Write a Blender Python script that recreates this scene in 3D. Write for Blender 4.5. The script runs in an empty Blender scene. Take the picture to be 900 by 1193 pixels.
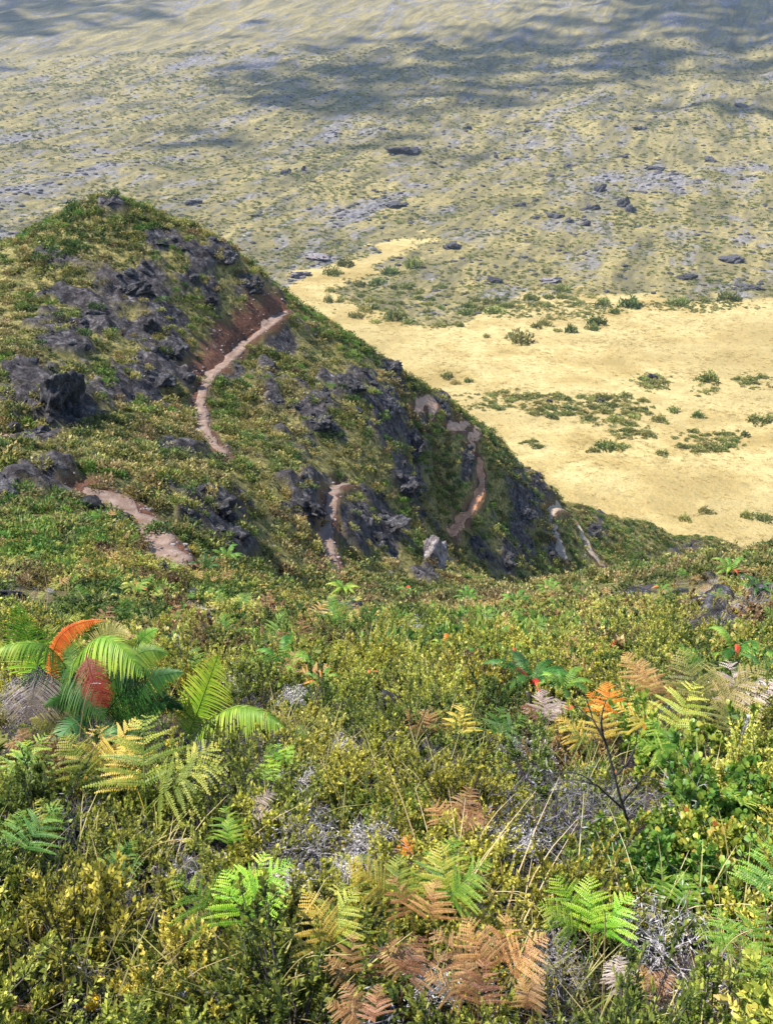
import bpy, bmesh, math, random
import numpy as np
from mathutils import Vector
from mathutils.bvhtree import BVHTree
rng = np.random.default_rng(7)
random.seed(7)
SC = bpy.context.scene
COL = SC.collection
PI = math.pi
# ------------------------------------------------------------------ camera
F = 1033.2                      # focal length in photo pixels (900 x 1193)
PITCH = math.radians(25.0)
cp, sp = math.cos(PITCH), math.sin(PITCH)
cam_d = bpy.data.cameras.new('camera'); cam = bpy.data.objects.new('camera', cam_d); COL.objects.link(cam)
cam_d.sensor_fit = 'VERTICAL'; cam_d.sensor_height = 24.0
cam_d.lens = 24.0 * F / 1193.0
cam_d.clip_start = 0.05; cam_d.clip_end = 9000
cam.location = (0, 0, 0); cam.rotation_euler = (PI/2 - PITCH, 0, 0)
SC.camera = cam

def ray(px, py):
    u = (px-450.0)/F; v = (596.5-py)/F
    return np.array([u, cp + v*sp, -sp + v*cp])
def at_y(px, py, Y):
    d = ray(px, py); return d*(Y/d[1])
def project(P):
    f = P[..., 1]*cp - P[..., 2]*sp
    f = np.where(f > 0.05, f, 0.05)
    up = P[..., 1]*sp + P[..., 2]*cp
    return 450 + F*P[..., 0]/f, 596.5 - F*up/f, f

# ------------------------------------------------------------------ noise
def _hash(ix, iy, seed):
    h = (ix.astype(np.int64)*374761393 + iy.astype(np.int64)*668265263 + seed*974634777) & 0x7fffffff
    h = ((h ^ (h >> 13))*1274126177) & 0x7fffffff
    return ((h ^ (h >> 16)) & 0xffff)/65535.0
def vnoise(x, y, seed=0):
    ix = np.floor(x); iy = np.floor(y); fx = x-ix; fy = y-iy
    ix = ix.astype(np.int64); iy = iy.astype(np.int64)
    fx = fx*fx*fx*(fx*(fx*6-15)+10); fy = fy*fy*fy*(fy*(fy*6-15)+10)
    a = _hash(ix, iy, seed); b = _hash(ix+1, iy, seed); c = _hash(ix, iy+1, seed); d = _hash(ix+1, iy+1, seed)
    return (a*(1-fx)+b*fx)*(1-fy) + (c*(1-fx)+d*fx)*fy - 0.5
def fbm(x, y, octv=4, seed=0, gain=0.5):
    s = np.zeros_like(x, dtype=float); a = 1.0
    for o in range(octv):
        s += a*vnoise(x*2**o + 17.3*o, y*2**o - 9.1*o, seed+o); a *= gain
    return s
def ridged(x, y, octv=4, seed=0):
    s = np.zeros_like(x, dtype=float); a = 1.0
    for o in range(octv):
        s += a*(1-4*np.abs(vnoise(x*2**o, y*2**o, seed+o))); a *= 0.5
    return s
def sstep(a, b, x):
    t = np.clip((x-a)/(b-a), 0, 1); return t*t*(3-2*t)

# ------------------------------------------------------------------ mesh helpers
def make_mesh(name, V, faces, attrs=None, smooth=False):
    """faces: list of (n,k) index arrays; attrs: {name: per-vertex float array}"""
    me = bpy.data.meshes.new(name)
    V = np.asarray(V, dtype=np.float32)
    me.vertices.add(len(V)); me.vertices.foreach_set('co', V.ravel())
    faces = [np.asarray(f, dtype=np.int32) for f in faces if len(f)]
    nl = sum(f.size for f in faces); nf = sum(len(f) for f in faces)
    me.loops.add(nl); me.polygons.add(nf)
    me.loops.foreach_set('vertex_index', np.concatenate([f.ravel() for f in faces]))
    tot = np.concatenate([np.full(len(f), f.shape[1], dtype=np.int32) for f in faces])
    st = np.concatenate([[0], np.cumsum(tot)[:-1]]).astype(np.int32)
    me.polygons.foreach_set('loop_start', st); me.polygons.foreach_set('loop_total', tot)
    if smooth: me.polygons.foreach_set('use_smooth', np.ones(nf, dtype=bool))
    for k, a in (attrs or {}).items():
        at = me.attributes.new(k, 'FLOAT', 'POINT'); at.data.foreach_set('value', np.asarray(a, dtype=np.float32))
    me.update(calc_edges=True); me.validate()
    return me
def link(name, me, mat=None, parent=None, loc=None, **props):
    o = bpy.data.objects.new(name, me); COL.objects.link(o)
    if mat is not None and me is not None and len(me.materials) == 0: me.materials.append(mat)
    if parent is not None: o.parent = parent
    if loc is not None: o.location = [float(c) for c in loc]
    for k, v in props.items(): o[k] = v
    return o
def grid_faces(nr, nc):
    i = np.arange(nr-1)[:, None]*nc + np.arange(nc-1)[None, :]
    return np.stack([i, i+1, i+nc+1, i+nc], axis=-1).reshape(-1, 4)

# ------------------------------------------------------------------ terrain of the near slope and the spur
CP = []          # control points (x, y, z)
def cpx(*pts):
    for px, py, Y in pts: CP.append(at_y(px, py, Y))
def cxyz(*pts):
    for p in pts: CP.append(np.array(p, float))
# near slope under the camera (ground, beneath the shrubs)
for x in (-14, -5, 0, 5, 14):
    for y, z in ((-14, 5.2), (-5, .9), (0, -1.62), (3, -3.2), (6, -4.75), (10, -6.95)):
        cxyz((x, y, z + (-.02*abs(x))))
for x, dz in ((-9, .6), (0, 0), (9, .35)): cxyz((x, 16, -10.3+dz), )
for x, dz in ((-6, .8), (1, 0), (8, .3), (15, 1.3)): cxyz((x, 24, -14.9+dz))
cpx((180,622,35),(120,585,37),(290,662,38),(330,672,42),(395,667,50),(385,620,56),(390,567,64),(320,620,48),(250,610,40),(250,560,46))
cpx((450,690,46),(520,684,58),(450,664,58),(560,688,60),(630,690,60),(700,682,58),(780,660,53),(850,642,48),(900,633,46),(1000,627,46))
cpx((600,700,38),(720,695,36),(820,672,34),(900,668,33),(1000,660,33))
cpx((0,640,27),(-60,640,27),(0,560,37),(0,512,43),(-80,520,42),(60,508,50),(160,520,50),(-60,430,56))
cpx((110,475,55),(10,470,52),(0,400,66),(100,420,66),(180,430,72),(60,350,78),(150,330,82),(-60,340,80))
cpx((240,492,68),(236,452,74),(290,402,86),(343,356,98),(330,520,66),(300,462,75),(255,525,60),(210,480,68),(250,400,82),(300,360,90))
cpx((125,229,93),(60,256,93),(0,287,94),(-80,320,95),(200,258,95),(235,272,95),(280,302,97),(320,335,98.5),(150,260,90),(230,320,88))
cpx((360,362,99),(400,388,102),(440,416,105),(470,438,107),(500,462,117),(545,490,123),(575,510,127),(630,560,137),(680,592,149),(760,613,164),(830,626,177))
cpx((430,425,98),(400,450,86),(370,410,92),(462,480,92),(484,530,88),(488,585,81),(482,640,70),(440,600,68),(340,560,58),(505,655,66),(440,520,76),(400,500,76),(440,560,73),(360,470,78))
cpx((520,482,108),(560,520,112),(560,565,105),(528,622,92),(524,652,84),(548,662,84),(600,560,118),(600,640,105),(660,652,118),(640,600,129),(682,632,134),(520,545,101),(580,610,108),(720,625,146),(700,650,138),(662,602,134),(690,640,137),(648,622,126),(720,603,156),(720,655,134),(760,640,152),(800,640,164),(670,668,118),(620,668,104),(580,668,94))
# hidden sides
for px, py, Y in ((-80,320,95),(0,287,94),(60,256,93),(125,229,93),(200,258,95),(280,302,97),(343,352,99)):
    p = at_y(px, py, Y); cxyz(p+np.array([3, 24, -17]), p+np.array([8, 60, -52]))
for px, py, Y in ((400,388,102),(470,438,107),(545,490,123),(630,560,137),(680,592,149),(760,613,164)):
    p = at_y(px, py, Y); cxyz(p+np.array([-3, 18, -15]), p+np.array([-4, 46, -46]))
for px, Y, z in ((620,88,-56),(700,92,-64),(780,90,-68),(860,80,-62),(940,76,-58),(1040,76,-58),(860,120,-96),(960,120,-98),(740,125,-80)):
    p = at_y(px, 640, Y); cxyz((p[0], p[1], z))
CP = np.array(CP)
C_MQ = 3.0
def _phi(A, B):
    return np.sqrt(((A[:, None, :2]-B[None, :, :2])**2).sum(-1) + C_MQ**2)
n = len(CP)
_A = np.zeros((n+3, n+3)); _A[:n, :n] = -_phi(CP, CP) - 0.12*np.eye(n)*-1
_A[:n, n] = 1; _A[:n, n+1:n+3] = CP[:, :2]; _A[n, :n] = 1; _A[n+1:n+3, :n] = CP[:, :2].T
_w = np.linalg.solve(_A, np.concatenate([CP[:, 2], [0, 0, 0]]))
def z_base(x, y):
    sh = x.shape; P = np.stack([x.ravel(), y.ravel()], -1); out = np.empty(len(P))
    for i in range(0, len(P), 20000):
        q = P[i:i+20000]
        out[i:i+20000] = -_phi(q, CP) @ _w[:n] + _w[n] + q @ _w[n+1:]
    return out.reshape(sh)

R0 = np.array([0.0, -12.0])
rr = np.concatenate([np.arange(4, 46, .28), np.arange(46, 150, .36), np.arange(150, 225, .9)])
tt = np.radians(np.linspace(-36, 36, 400))
RR, TT = np.meshgrid(rr, tt, indexing='ij')
HX = R0[0] + RR*np.sin(TT); HY = R0[1] + RR*np.cos(TT)
HZ = z_base(HX, HY)
dist = np.hypot(HX, HY)
amp = sstep(7, 34, dist)
HZ += amp*(0.9*fbm(HX/9, HY/9, 4, 11) + 0.25*fbm(HX/1.7, HY/1.7, 3, 21)) + .10*fbm(HX/1.2, HY/1.2, 3, 5)*(1-amp)
HV = np.stack([HX, HY, HZ], -1)
HF = grid_faces(*HX.shape)
def bvh_of(V, Fq):
    return BVHTree.FromPolygons([tuple(v) for v in V.reshape(-1, 3).tolist()], Fq.tolist())
hill_bvh = bvh_of(HV, HF)
def hit(px, py, bvh=None):
    d = ray(px, py); loc, nrm, idx, ds = (bvh or hill_bvh).ray_cast(Vector((0, 0, 0)), Vector(d))
    return None if loc is None else np.array(loc)

# ------------------------------------------------------------------ trails (footpath benches cut into the spur)
TRAILS = [  # pixels of the photo along the path, width in metres
    ([(100,567),(125,577),(150,594),(170,612),(190,632),(208,662)], 1.15),
    ([(346,352),(322,372),(296,392),(270,416),(244,440),(233,456),(232,476),(236,498),(247,516),(262,532)], .85),
    ([(408,562),(392,566),(384,584),(382,606),(380,628),(384,648),(394,668)], .85),
    ([(483,480),(488,473),(494,467),(500,463),(506,465),(507,471),(503,479),(500,488)], .79),
    ([(521,500),(530,497),(540,495),(550,493),(557,496),(558,502),(552,508),(545,513)], .79),
    ([(557,530),(560,548),(561,566),(556,584),(544,600),(532,612),(525,625)], 1.0),
    ([(655,653),(652,640),(645,620),(640,602),(645,592),(656,592),(667,605),(678,624),(690,645),(704,662)], 1.3),
    ([(0,512),(14,510),(28,508)], 1.3),
]
def resample(P, step):
    P = np.asarray(P); d = np.concatenate([[0], np.cumsum(np.linalg.norm(np.diff(P, axis=0), axis=1))]); step = min(step, d[-1]/24)
    m = max(4, int(d[-1]/step)); s = np.linspace(0, d[-1], m)
    Q = np.stack([np.interp(s, d, P[:, k]) for k in range(3)], -1)
    for _ in range(4):
        Q[1:-1] = .25*Q[:-2] + .5*Q[1:-1] + .25*Q[2:]
    return Q
trail3 = []
for pts, w in TRAILS:
    dense = []
    for (a, b) in zip(pts[:-1], pts[1:]):
        for t in np.linspace(0, 1, 5)[:-1]: dense.append((a[0]+(b[0]-a[0])*t, a[1]+(b[1]-a[1])*t))
    dense.append(pts[-1])
    H = [hit(*p) for p in dense]; H = [h for h in H if h is not None]
    med = np.median([h[1] for h in H])
    H = [h for h in H if abs(h[1]-med) < 22]
    for _ in range(3):
        H = [h for q, h in enumerate(H) if q in (0, len(H)-1) or abs(h[1]-.5*(H[q-1][1]+H[q+1][1])) < 2.2]
    trail3.append((resample(H, .5), w))
# bench the terrain
P2 = np.stack([HX.ravel(), HY.ravel()], -1); Zf = HZ.ravel().copy(); TM = np.zeros(len(P2))
for Q, w in trail3:
    lo = Q[:, :2].min(0)-4; hi = Q[:, :2].max(0)+4
    sel = np.where((P2[:, 0] > lo[0]) & (P2[:, 0] < hi[0]) & (P2[:, 1] > lo[1]) & (P2[:, 1] < hi[1]))[0]
    D = np.linalg.norm(P2[sel][:, None] - Q[None, :, :2], axis=-1); k = D.argmin(1); dm = D.min(1)
    f = (1 - sstep(w*.55, w*1.15, dm))*(.35 if w < .8 else 1); wt = np.exp(-(D/(.6*w))**2)+1e-9; zt = (wt*Q[None, :, 2]).sum(1)/wt.sum(1)
    Zf[sel] = Zf[sel]*(1-f) + (zt-.05)*f
    if len(Q) > 60 and w < .9 and Q[:, 1].max() > 88:      # the eroded bank above the climbing path
        up = (P2[sel][:, 0] < Q[k, 0]) & (Q[k, 1] > 74); TM[sel] = np.maximum(TM[sel], up*(1 - sstep(1.6, 2.8, dm + .9*fbm(P2[sel][:, 0], P2[sel][:, 1], 2, 3))))
    TM[sel] = np.maximum(TM[sel], 1 - sstep(w*.5, w*1.15, dm + .5*fbm(P2[sel][:, 0], P2[sel][:, 1], 2, 3)))
HZ = Zf.reshape(HX.shape); TM = TM.reshape(HX.shape)
HV = np.stack([HX, HY, HZ], -1)

# ------------------------------------------------------------------ bare lava rock patches on the slopes
ROCKS = [(185,280,20,10),(150,338,42,24),(100,368,32,26),(172,378,26,24),(202,405,18,36),(182,442,40,22),(160,462,22,12),(245,352,14,16),
 (292,330,26,20),(265,300,24,12),(222,320,12,20),(125,238,16,10),(55,470,48,42),(30,560,48,24),(130,602,36,20),(252,590,36,24),(228,522,32,8),(270,440,10,18),
 (362,592,24,26),(402,448,26,16),(370,490,26,26),(320,466,12,16),(456,432,14,18),(452,472,26,36),(482,520,18,48),(470,560,26,26),
 (455,612,48,24),(430,590,30,18),(582,512,12,24),(622,545,18,30),(610,592,24,44),(640,642,14,14),(592,650,20,14),(520,480,10,20),(540,500,16,8),(545,540,8,14),
 (828,714,72,24),(880,746,52,18),(800,740,30,10),(880,632,26,9),(800,640,14,8),(12,690,20,14),(222,690,14,12),(745,690,20,8),(690,620,14,10),(330,405,22,18),(70,400,26,18),(60,300,12,8),
 (310,428,12,10),(420,470,10,16),(505,655,16,22),(365,560,28,8),(560,640,10,16),(660,575,10,12),(700,600,10,8),(385,715,40,6),(285,640,14,10),(25,430,20,14),(230,575,14,6)]
RM = np.zeros(HX.shape)
PXX, PYY, FF = project(HV)
nz = fbm(HX/2.2, HY/2.2, 4, 31)
hill_bvh = bvh_of(HV, HF)
rock_c = []
for (a, b, rx, ry) in ROCKS:
    p = hit(a, b)
    if p is None: continue
    rock_c.append((p, rx, ry))
    f0 = project(p)[2]
    d = np.hypot((PXX-a)/rx, (PYY-b)/ry)/1.22 + 1.5*nz + np.clip(np.abs(FF-f0)/(f0*.16)-1, 0, 3)
    RM = np.maximum(RM, 1 - sstep(.62, 1.12, d))
# steep faces are bare rock as well
gy, gx = np.gradient(HZ)
for (a, b, rx, ry) in ((832,716,72,30),(885,750,48,24),(795,745,26,9)):
    d = np.hypot((PXX-a)/rx, (PYY-b)/ry) + 1.3*nz
    RM = np.maximum(RM, (1 - sstep(.6, 1.1, d))*(FF < 50))
RM = np.clip(RM, 0, 1)*(1-TM)
spur = sstep(30, 45, np.hypot(HX, HY))
rough = ridged(HX/3.1, HY/3.1, 3, 41)*.42 + fbm(HX/.8, HY/.8, 2, 47)*.5
HZ = HZ + RM*rough*(.35+.65*spur) + RM*.25*spur
HV = np.stack([HX, HY, HZ], -1)
hill_bvh = bvh_of(HV, HF)
# ------------------------------------------------------------------ valley floor and the far flank
fy = np.array([0, 80, 430, 520, 700, 1000, 1500, 2200, 3000, 4200])
fz = np.array([-97, -97, -95, -92, -79, -44, 36, 200, 420, 800])
def z_far(x, y):
    r = np.hypot(x*.75, y)
    z = np.interp(r, fy, fz)
    for k in (-1, 1): z = z + np.interp(r+k*45, fy, fz)
    z = z/3
    z = z + .02*(x)*sstep(600, 1600, r)
    return z
th = np.radians(np.linspace(-34, 34, 560))
rf = np.concatenate([np.arange(60, 480, 2.2), 480*np.exp(np.arange(0, 1.74, .0042))])
FR, FT = np.meshgrid(rf, th, indexing='ij')
FX = FR*np.sin(FT); FY = FR*np.cos(FT)
def floor_pt(px, py):
    d = ray(px, py); t = -95.0/d[2]; return d[:2]*t
def in_poly(X, Y, poly):
    inside = np.zeros(X.shape, bool); n = len(poly)
    for i in range(n):
        x1, y1 = poly[i]; x2, y2 = poly[(i+1) % n]
        c = ((y1 > Y) != (y2 > Y)) & (X < (x2-x1)*(Y-y1)/(y2-y1+1e-9)+x1); inside ^= c
    return inside
GOLD = [(180,345),(330,338),(372,325),(420,306),(470,293),(505,290),(512,297),(480,306),(440,318),(415,340),(420,366),(470,380),(520,374),(560,362),(600,352),(650,350),(700,344),(760,350),(830,356),(900,350),(1150,352),(1300,700),(200,800)]
gold_poly = [floor_pt(*p) for p in GOLD]
def gold_mask(X, Y, warp=1.0):
    wx = X + warp*(18*fbm(X/26, Y/26, 5, 61, .62)); wy = Y + warp*(30*fbm(X/26, Y/26, 5, 71, .62))
    return in_poly(wx, wy, gold_poly)
GM = gold_mask(FX, FY).astype(float)
for _ in range(1):
    GM = np.clip(GM + .0, 0, 1)
    GM = (GM + np.roll(GM, 1, 0) + np.roll(GM, -1, 0) + np.roll(GM, 1, 1) + np.roll(GM, -1, 1))/5
# flow lines: rotated, stretched coordinates
ca, sa = math.cos(math.radians(20)), math.sin(math.radians(20))
U = FX*sa + FY*ca; W = FX*ca - FY*sa
wU = U + 40*fbm(FX/160, FY/160, 3, 81); wW = W + 40*fbm(FX/160, FY/160, 3, 91)
rough_amt = (1-GM)
r_ = np.hypot(FX, FY)
FZ = z_far(FX, FY)
big = ridged(wU/420, wW/110, 4, 101)
mid = ridged(wU/90, wW/24, 4, 111)
small = fbm(FX/7, FY/7, 3, 121)
FZ = FZ + rough_amt*(sstep(560, 1100, r_)*6*(big-.6) + (.9-.3*sstep(600, 1100, r_))*(mid-.4)*1.0 + .9*small) + GM*(1.0*fbm(FX/60, FY/60, 3, 131) + .12*small)
FV = np.stack([FX, FY, FZ], -1); FFq = grid_faces(*FX.shape)
far_bvh = bvh_of(FV, FFq)
# bare lava mask of the far flank
lava = sstep(.42, .80, .5 + .85*fbm(wU/170, wW/48, 5, 141) + .45*fbm(FX/14, FY/14, 3, 151) - .27)
lava2 = sstep(.62, .9, .5 + .8*fbm(wU/46, wW/13, 4, 161) + .35*fbm(FX/5, FY/5, 2, 171))
# ------------------------------------------------------------------ materials
class NT:
    def __init__(s, name):
        s.m = bpy.data.materials.new(name); s.m.use_nodes = True; s.t = s.m.node_tree; s.t.nodes.clear()
        s.out = s.n('ShaderNodeOutputMaterial')
    def n(s, typ, **kw):
        x = s.t.nodes.new(typ)
        for k, v in kw.items():
            if hasattr(x, k): setattr(x, k, v)
            else: x.inputs[k].default_value = v
        return x
    def l(s, a, b): s.t.links.new(a, b)
    def attr(s, name, typ='GEOMETRY'):
        return s.n('ShaderNodeAttribute', attribute_name=name, attribute_type=typ).outputs['Fac']
    def noise(s, scale, detail=4, rough=.55, co=None, dist=0.0):
        x = s.n('ShaderNodeTexNoise'); x.inputs['Scale'].default_value = scale; x.inputs['Detail'].default_value = detail
        x.inputs['Roughness'].default_value = rough; x.inputs['Distortion'].default_value = dist
        if co is not None: s.l(co, x.inputs['Vector'])
        return x.outputs['Fac']
    def ramp(s, fac, stops, interp='LINEAR'):
        x = s.n('ShaderNodeValToRGB'); x.color_ramp.interpolation = interp; e = x.color_ramp.elements
        while len(e) < len(stops): e.new(.5)
        for el, (p, c) in zip(e, stops): el.position = p; el.color = (*c, 1) if len(c) == 3 else c
        s.l(fac, x.inputs['Fac']); return x.outputs['Color']
    def mix(s, fac, a, b, mode='MIX'):
        x = s.n('ShaderNodeMix', data_type='RGBA', blend_type=mode)
        for inp, v in ((x.inputs[0], fac), (x.inputs[6], a), (x.inputs[7], b)):
            if isinstance(v, (int, float)): inp.default_value = v
            elif isinstance(v, tuple): inp.default_value = (*v, 1)
            else: s.l(v, inp)
        return x.outputs[2]
    def math(s, op, a, b=None, clamp=False):
        x = s.n('ShaderNodeMath', operation=op); x.use_clamp = clamp
        for inp, v in ((x.inputs[0], a), (x.inputs[1], b)):
            if v is None: continue
            if isinstance(v, (int, float)): inp.default_value = v
            else: s.l(v, inp)
        return x.outputs[0]
    def pos(s): return s.n('ShaderNodeNewGeometry').outputs['Position']
    def mapping(s, co, scale=(1, 1, 1), rot=(0, 0, 0)):
        x = s.n('ShaderNodeMapping'); x.inputs['Scale'].default_value = scale; x.inputs['Rotation'].default_value = rot
        s.l(co, x.inputs['Vector']); return x.outputs[0]
    def principled(s, color, rough=.9, bump=None, bstr=.5, bdist=.1, spec=.2):
        b = s.n('ShaderNodeBsdfPrincipled'); s.l(color, b.inputs['Base Color']) if not isinstance(color, tuple) else setattr(b.inputs['Base Color'], 'default_value', (*color, 1))
        b.inputs['Roughness'].default_value = rough; b.inputs['Specular IOR Level'].default_value = spec
        if bump is not None:
            q = s.n('ShaderNodeBump'); q.inputs['Strength'].default_value = bstr; q.inputs['Distance'].default_value = bdist
            s.l(bump, q.inputs['Height']); s.l(q.outputs[0], b.inputs['Normal'])
        s.l(b.outputs[0], s.out.inputs['Surface']); return b
    def done(s):
        s.m.use_nodes = True; return s.m

def mat_hill():
    t = NT('hillside_ground'); P = t.pos()
    n1 = t.noise(.35, 6, .6, P); n2 = t.noise(2.6, 6, .65, P); n3 = t.noise(11, 4, .6, P)
    grass = t.ramp(n1, [(.3, (.10, .092, .032)), (.5, (.22, .185, .06)), (.7, (.34, .27, .10))])
    grass = t.mix(t.ramp(n2, [(.4, (0, 0, 0)), (.62, (1, 1, 1))]), grass, (.052, .055, .020))
    soil = t.ramp(n3, [(.3, (.022, .016, .014)), (.6, (.06, .043, .034))])
    near = t.n('ShaderNodeVectorMath', operation='LENGTH'); t.l(P, near.inputs[0])
    nf = t.math('MULTIPLY', t.math('SUBTRACT', 34.0, near.outputs['Value']), 1/20, True)
    base = t.mix(nf, grass, soil)
    rock = t.ramp(t.noise(1.7, 8, .7, P, .4), [(.36, (.013, .011, .011)), (.47, (.036, .031, .032)), (.56, (.068, .060, .060)), (.66, (.16, .148, .14))])
    c = t.mix(t.attr('rock'), base, rock)
    path = t.ramp(n2, [(.3, (.05, .022, .014)), (.6, (.13, .062, .038))])
    c = t.mix(t.attr('trail'), c, path)
    t.principled(c, .95, t.math('ADD', n2, t.math('MULTIPLY', n3, .4)), .9, .25, .1); return t.done()
def mat_path(name, c0, c1, c2):
    t = NT(name); P = t.pos(); n = t.noise(1.6, 6, .7, P); n2 = t.noise(9, 4, .6, P)
    c = t.ramp(n, [(.32, c0), (.5, c1), (.68, c2)])
    c = t.mix(t.math('MULTIPLY', n2, .5), c, t.mix(.5, c, (.20, .17, .16)))
    t.principled(c, .95, n2, .8, .08, .1); return t.done()
def mat_far():
    t = NT('valley_ground'); P = t.pos()
    g = t.attr('gold'); lv = t.attr('lava'); lv2 = t.attr('lavatwo')
    n0 = t.noise(.03, 6, .62, P); n1 = t.noise(.22, 6, .65, P); n2 = t.noise(1.1, 4, .6, P)
    n3 = t.noise(.011, 5, .6, t.mapping(P, (1, 1.6, 1), (0, 0, .5)))
    gold = t.ramp(n0, [(.36, (.25, .18, .064)), (.45, (.34, .252, .10)), (.54, (.43, .338, .15)), (.66, (.35, .262, .11))])
    gold = t.mix(t.ramp(n3, [(.42, (0, 0, 0)), (.66, (.75, .75, .75))]), gold, (.27, .205, .085))
    gold = t.mix(t.ramp(n1, [(.46, (0, 0, 0)), (.66, (.7, .7, .7))]), gold, (.24, .185, .075))
    gold = t.mix(t.ramp(n2, [(.50, (0, 0, 0)), (.68, (.55, .55, .55))]), gold, (.17, .14, .06))
    st = t.noise(.020, 8, .70, t.mapping(t.mapping(P, (1, 1, 1), (0, 0, .35)), (2.6, .5, .5)), .8)
    scrub = t.ramp(st, [(.37, (.05, .046, .038)), (.45, (.13, .108, .05)), (.53, (.235, .186, .076)), (.64, (.33, .26, .108))])
    scrub = t.mix(t.ramp(n1, [(.44, (0, 0, 0)), (.60, (.8, .8, .8))]), scrub, (.14, .125, .06))
    scrub = t.mix(t.ramp(n2, [(.46, (0, 0, 0)), (.62, (.8, .8, .8))]), scrub, (.10, .092, .05))
    lava = t.ramp(t.noise(.25, 8, .76, t.mapping(t.mapping(P, (1, 1, 1), (0, 0, .35)), (1.2, .4, .4)), .3), [(.36, (.035, .033, .037)), (.48, (.11, .104, .112)), (.58, (.19, .18, .188)), (.68, (.32, .30, .30))])
    m = t.math('MAXIMUM', t.math('MULTIPLY', lv, .85), t.math('MULTIPLY', lv2, .7))
    c = t.mix(m, scrub, lava)
    c = t.mix(g, c, gold)
    t.principled(c, .95, t.math('ADD', n1, t.math('MULTIPLY', n2, .5)), .8, 1.2, .05); return t.done()
def mat_rock(name, k=1.0, pale=.2, warm=0.0):
    t = NT(name); P = t.pos(); P2 = t.mapping(P, (1, 1, .6))
    n = t.noise(3.0, 9, .72, P2, .6); n2 = t.noise(14, 5, .6, P)
    c = t.ramp(n, [(.36, (.012*k+.01*warm, .0135*k, .0145*k)), (.47, (.036*k+.02*warm, .034*k+.008*warm, .036*k)), (.56, (.075*k+.03*warm, .070*k+.01*warm, .073*k)), (.67, (pale*1.02, pale, pale*1.03))])
    rnd = t.n('ShaderNodeObjectInfo').outputs['Random']
    hs = t.n('ShaderNodeHueSaturation'); t.l(c, hs.inputs['Color']); t.l(t.math('ADD', .75, t.math('MULTIPLY', rnd, .5)), hs.inputs['Value'])
    t.principled(hs.outputs[0], .9, t.math('ADD', n, t.math('MULTIPLY', n2, .5)), 1.0, .3, .2); return t.done()
def mat_leaf(name, stops, var=.5, hue=.03, trans=.35, rough=.55, noise_scale=.6, spec=.25):
    """stops: colours along the plant's own 'tint' attribute (0 old leaf .. 1 young tip)"""
    t = NT(name); oi = t.n('ShaderNodeObjectInfo'); rnd = oi.outputs['Random']
    nz = t.noise(noise_scale, 3, .6, oi.outputs['Location'])
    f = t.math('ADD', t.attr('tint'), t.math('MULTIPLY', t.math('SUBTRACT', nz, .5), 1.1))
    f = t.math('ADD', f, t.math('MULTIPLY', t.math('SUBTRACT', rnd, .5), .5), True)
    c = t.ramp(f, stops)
    hs = t.n('ShaderNodeHueSaturation'); t.l(c, hs.inputs['Color'])
    r2 = t.n('ShaderNodeTexWhiteNoise', noise_dimensions='1D'); t.l(rnd, r2.inputs['W'])
    t.l(t.math('ADD', .5-hue, t.math('MULTIPLY', r2.outputs['Value'], 2*hue)), hs.inputs['Hue'])
    r3 = t.n('ShaderNodeTexWhiteNoise', noise_dimensions='1D'); t.l(t.math('ADD', rnd, 3.7), r3.inputs['W'])
    t.l(t.math('ADD', 1-var*.5, t.math('MULTIPLY', r3.outputs['Value'], var)), hs.inputs['Value'])
    col = hs.outputs[0]
    b = t.n('ShaderNodeBsdfPrincipled'); t.l(col, b.inputs['Base Color']); b.inputs['Roughness'].default_value = rough; b.inputs['Specular IOR Level'].default_value = spec
    if trans > 0:
        tr = t.n('ShaderNodeBsdfTranslucent'); t.l(t.mix(.4, col, t.mix(1.0, col, (1.0, 1.0, .45), 'MULTIPLY')), tr.inputs['Color'])
        mx = t.n('ShaderNodeMixShader'); mx.inputs[0].default_value = trans
        t.l(b.outputs[0], mx.inputs[1]); t.l(tr.outputs[0], mx.inputs[2]); t.l(mx.outputs[0], t.out.inputs['Surface'])
    else: t.l(b.outputs[0], t.out.inputs['Surface'])
    return t.done()
def mat_plain(name, c0, c1, scale=6.0, rough=.85):
    t = NT(name); n = t.noise(scale, 4, .6, t.pos()); c = t.ramp(n, [(.3, c0), (.7, c1)])
    t.principled(c, rough, n, .4, .01, .2); return t.done()

# ------------------------------------------------------------------ the ground as objects
hs_mesh = make_mesh('hillside', HV.reshape(-1, 3), [HF], {'rock': RM.ravel(), 'trail': TM.ravel()}, smooth=True)
link('hillside', hs_mesh, mat_hill(), kind='structure')
fa_mesh = make_mesh('valley_floor', FV.reshape(-1, 3), [FFq], {'gold': GM.ravel(), 'lava': lava.ravel(), 'lavatwo': lava2.ravel()}, smooth=True)
link('valley_floor', fa_mesh, mat_far(), kind='structure')
PATHM = [mat_path('grey_path', (.10, .062, .042), (.18, .12, .088), (.27, .195, .155)), mat_path('red_path', (.25, .11, .05), (.40, .19, .09), (.48, .27, .16)), mat_path('pinkish_path', (.24, .14, .085), (.36, .22, .14), (.42, .28, .19)), mat_path('tan_path', (.23, .165, .105), (.33, .25, .17), (.40, .32, .23))]

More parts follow.
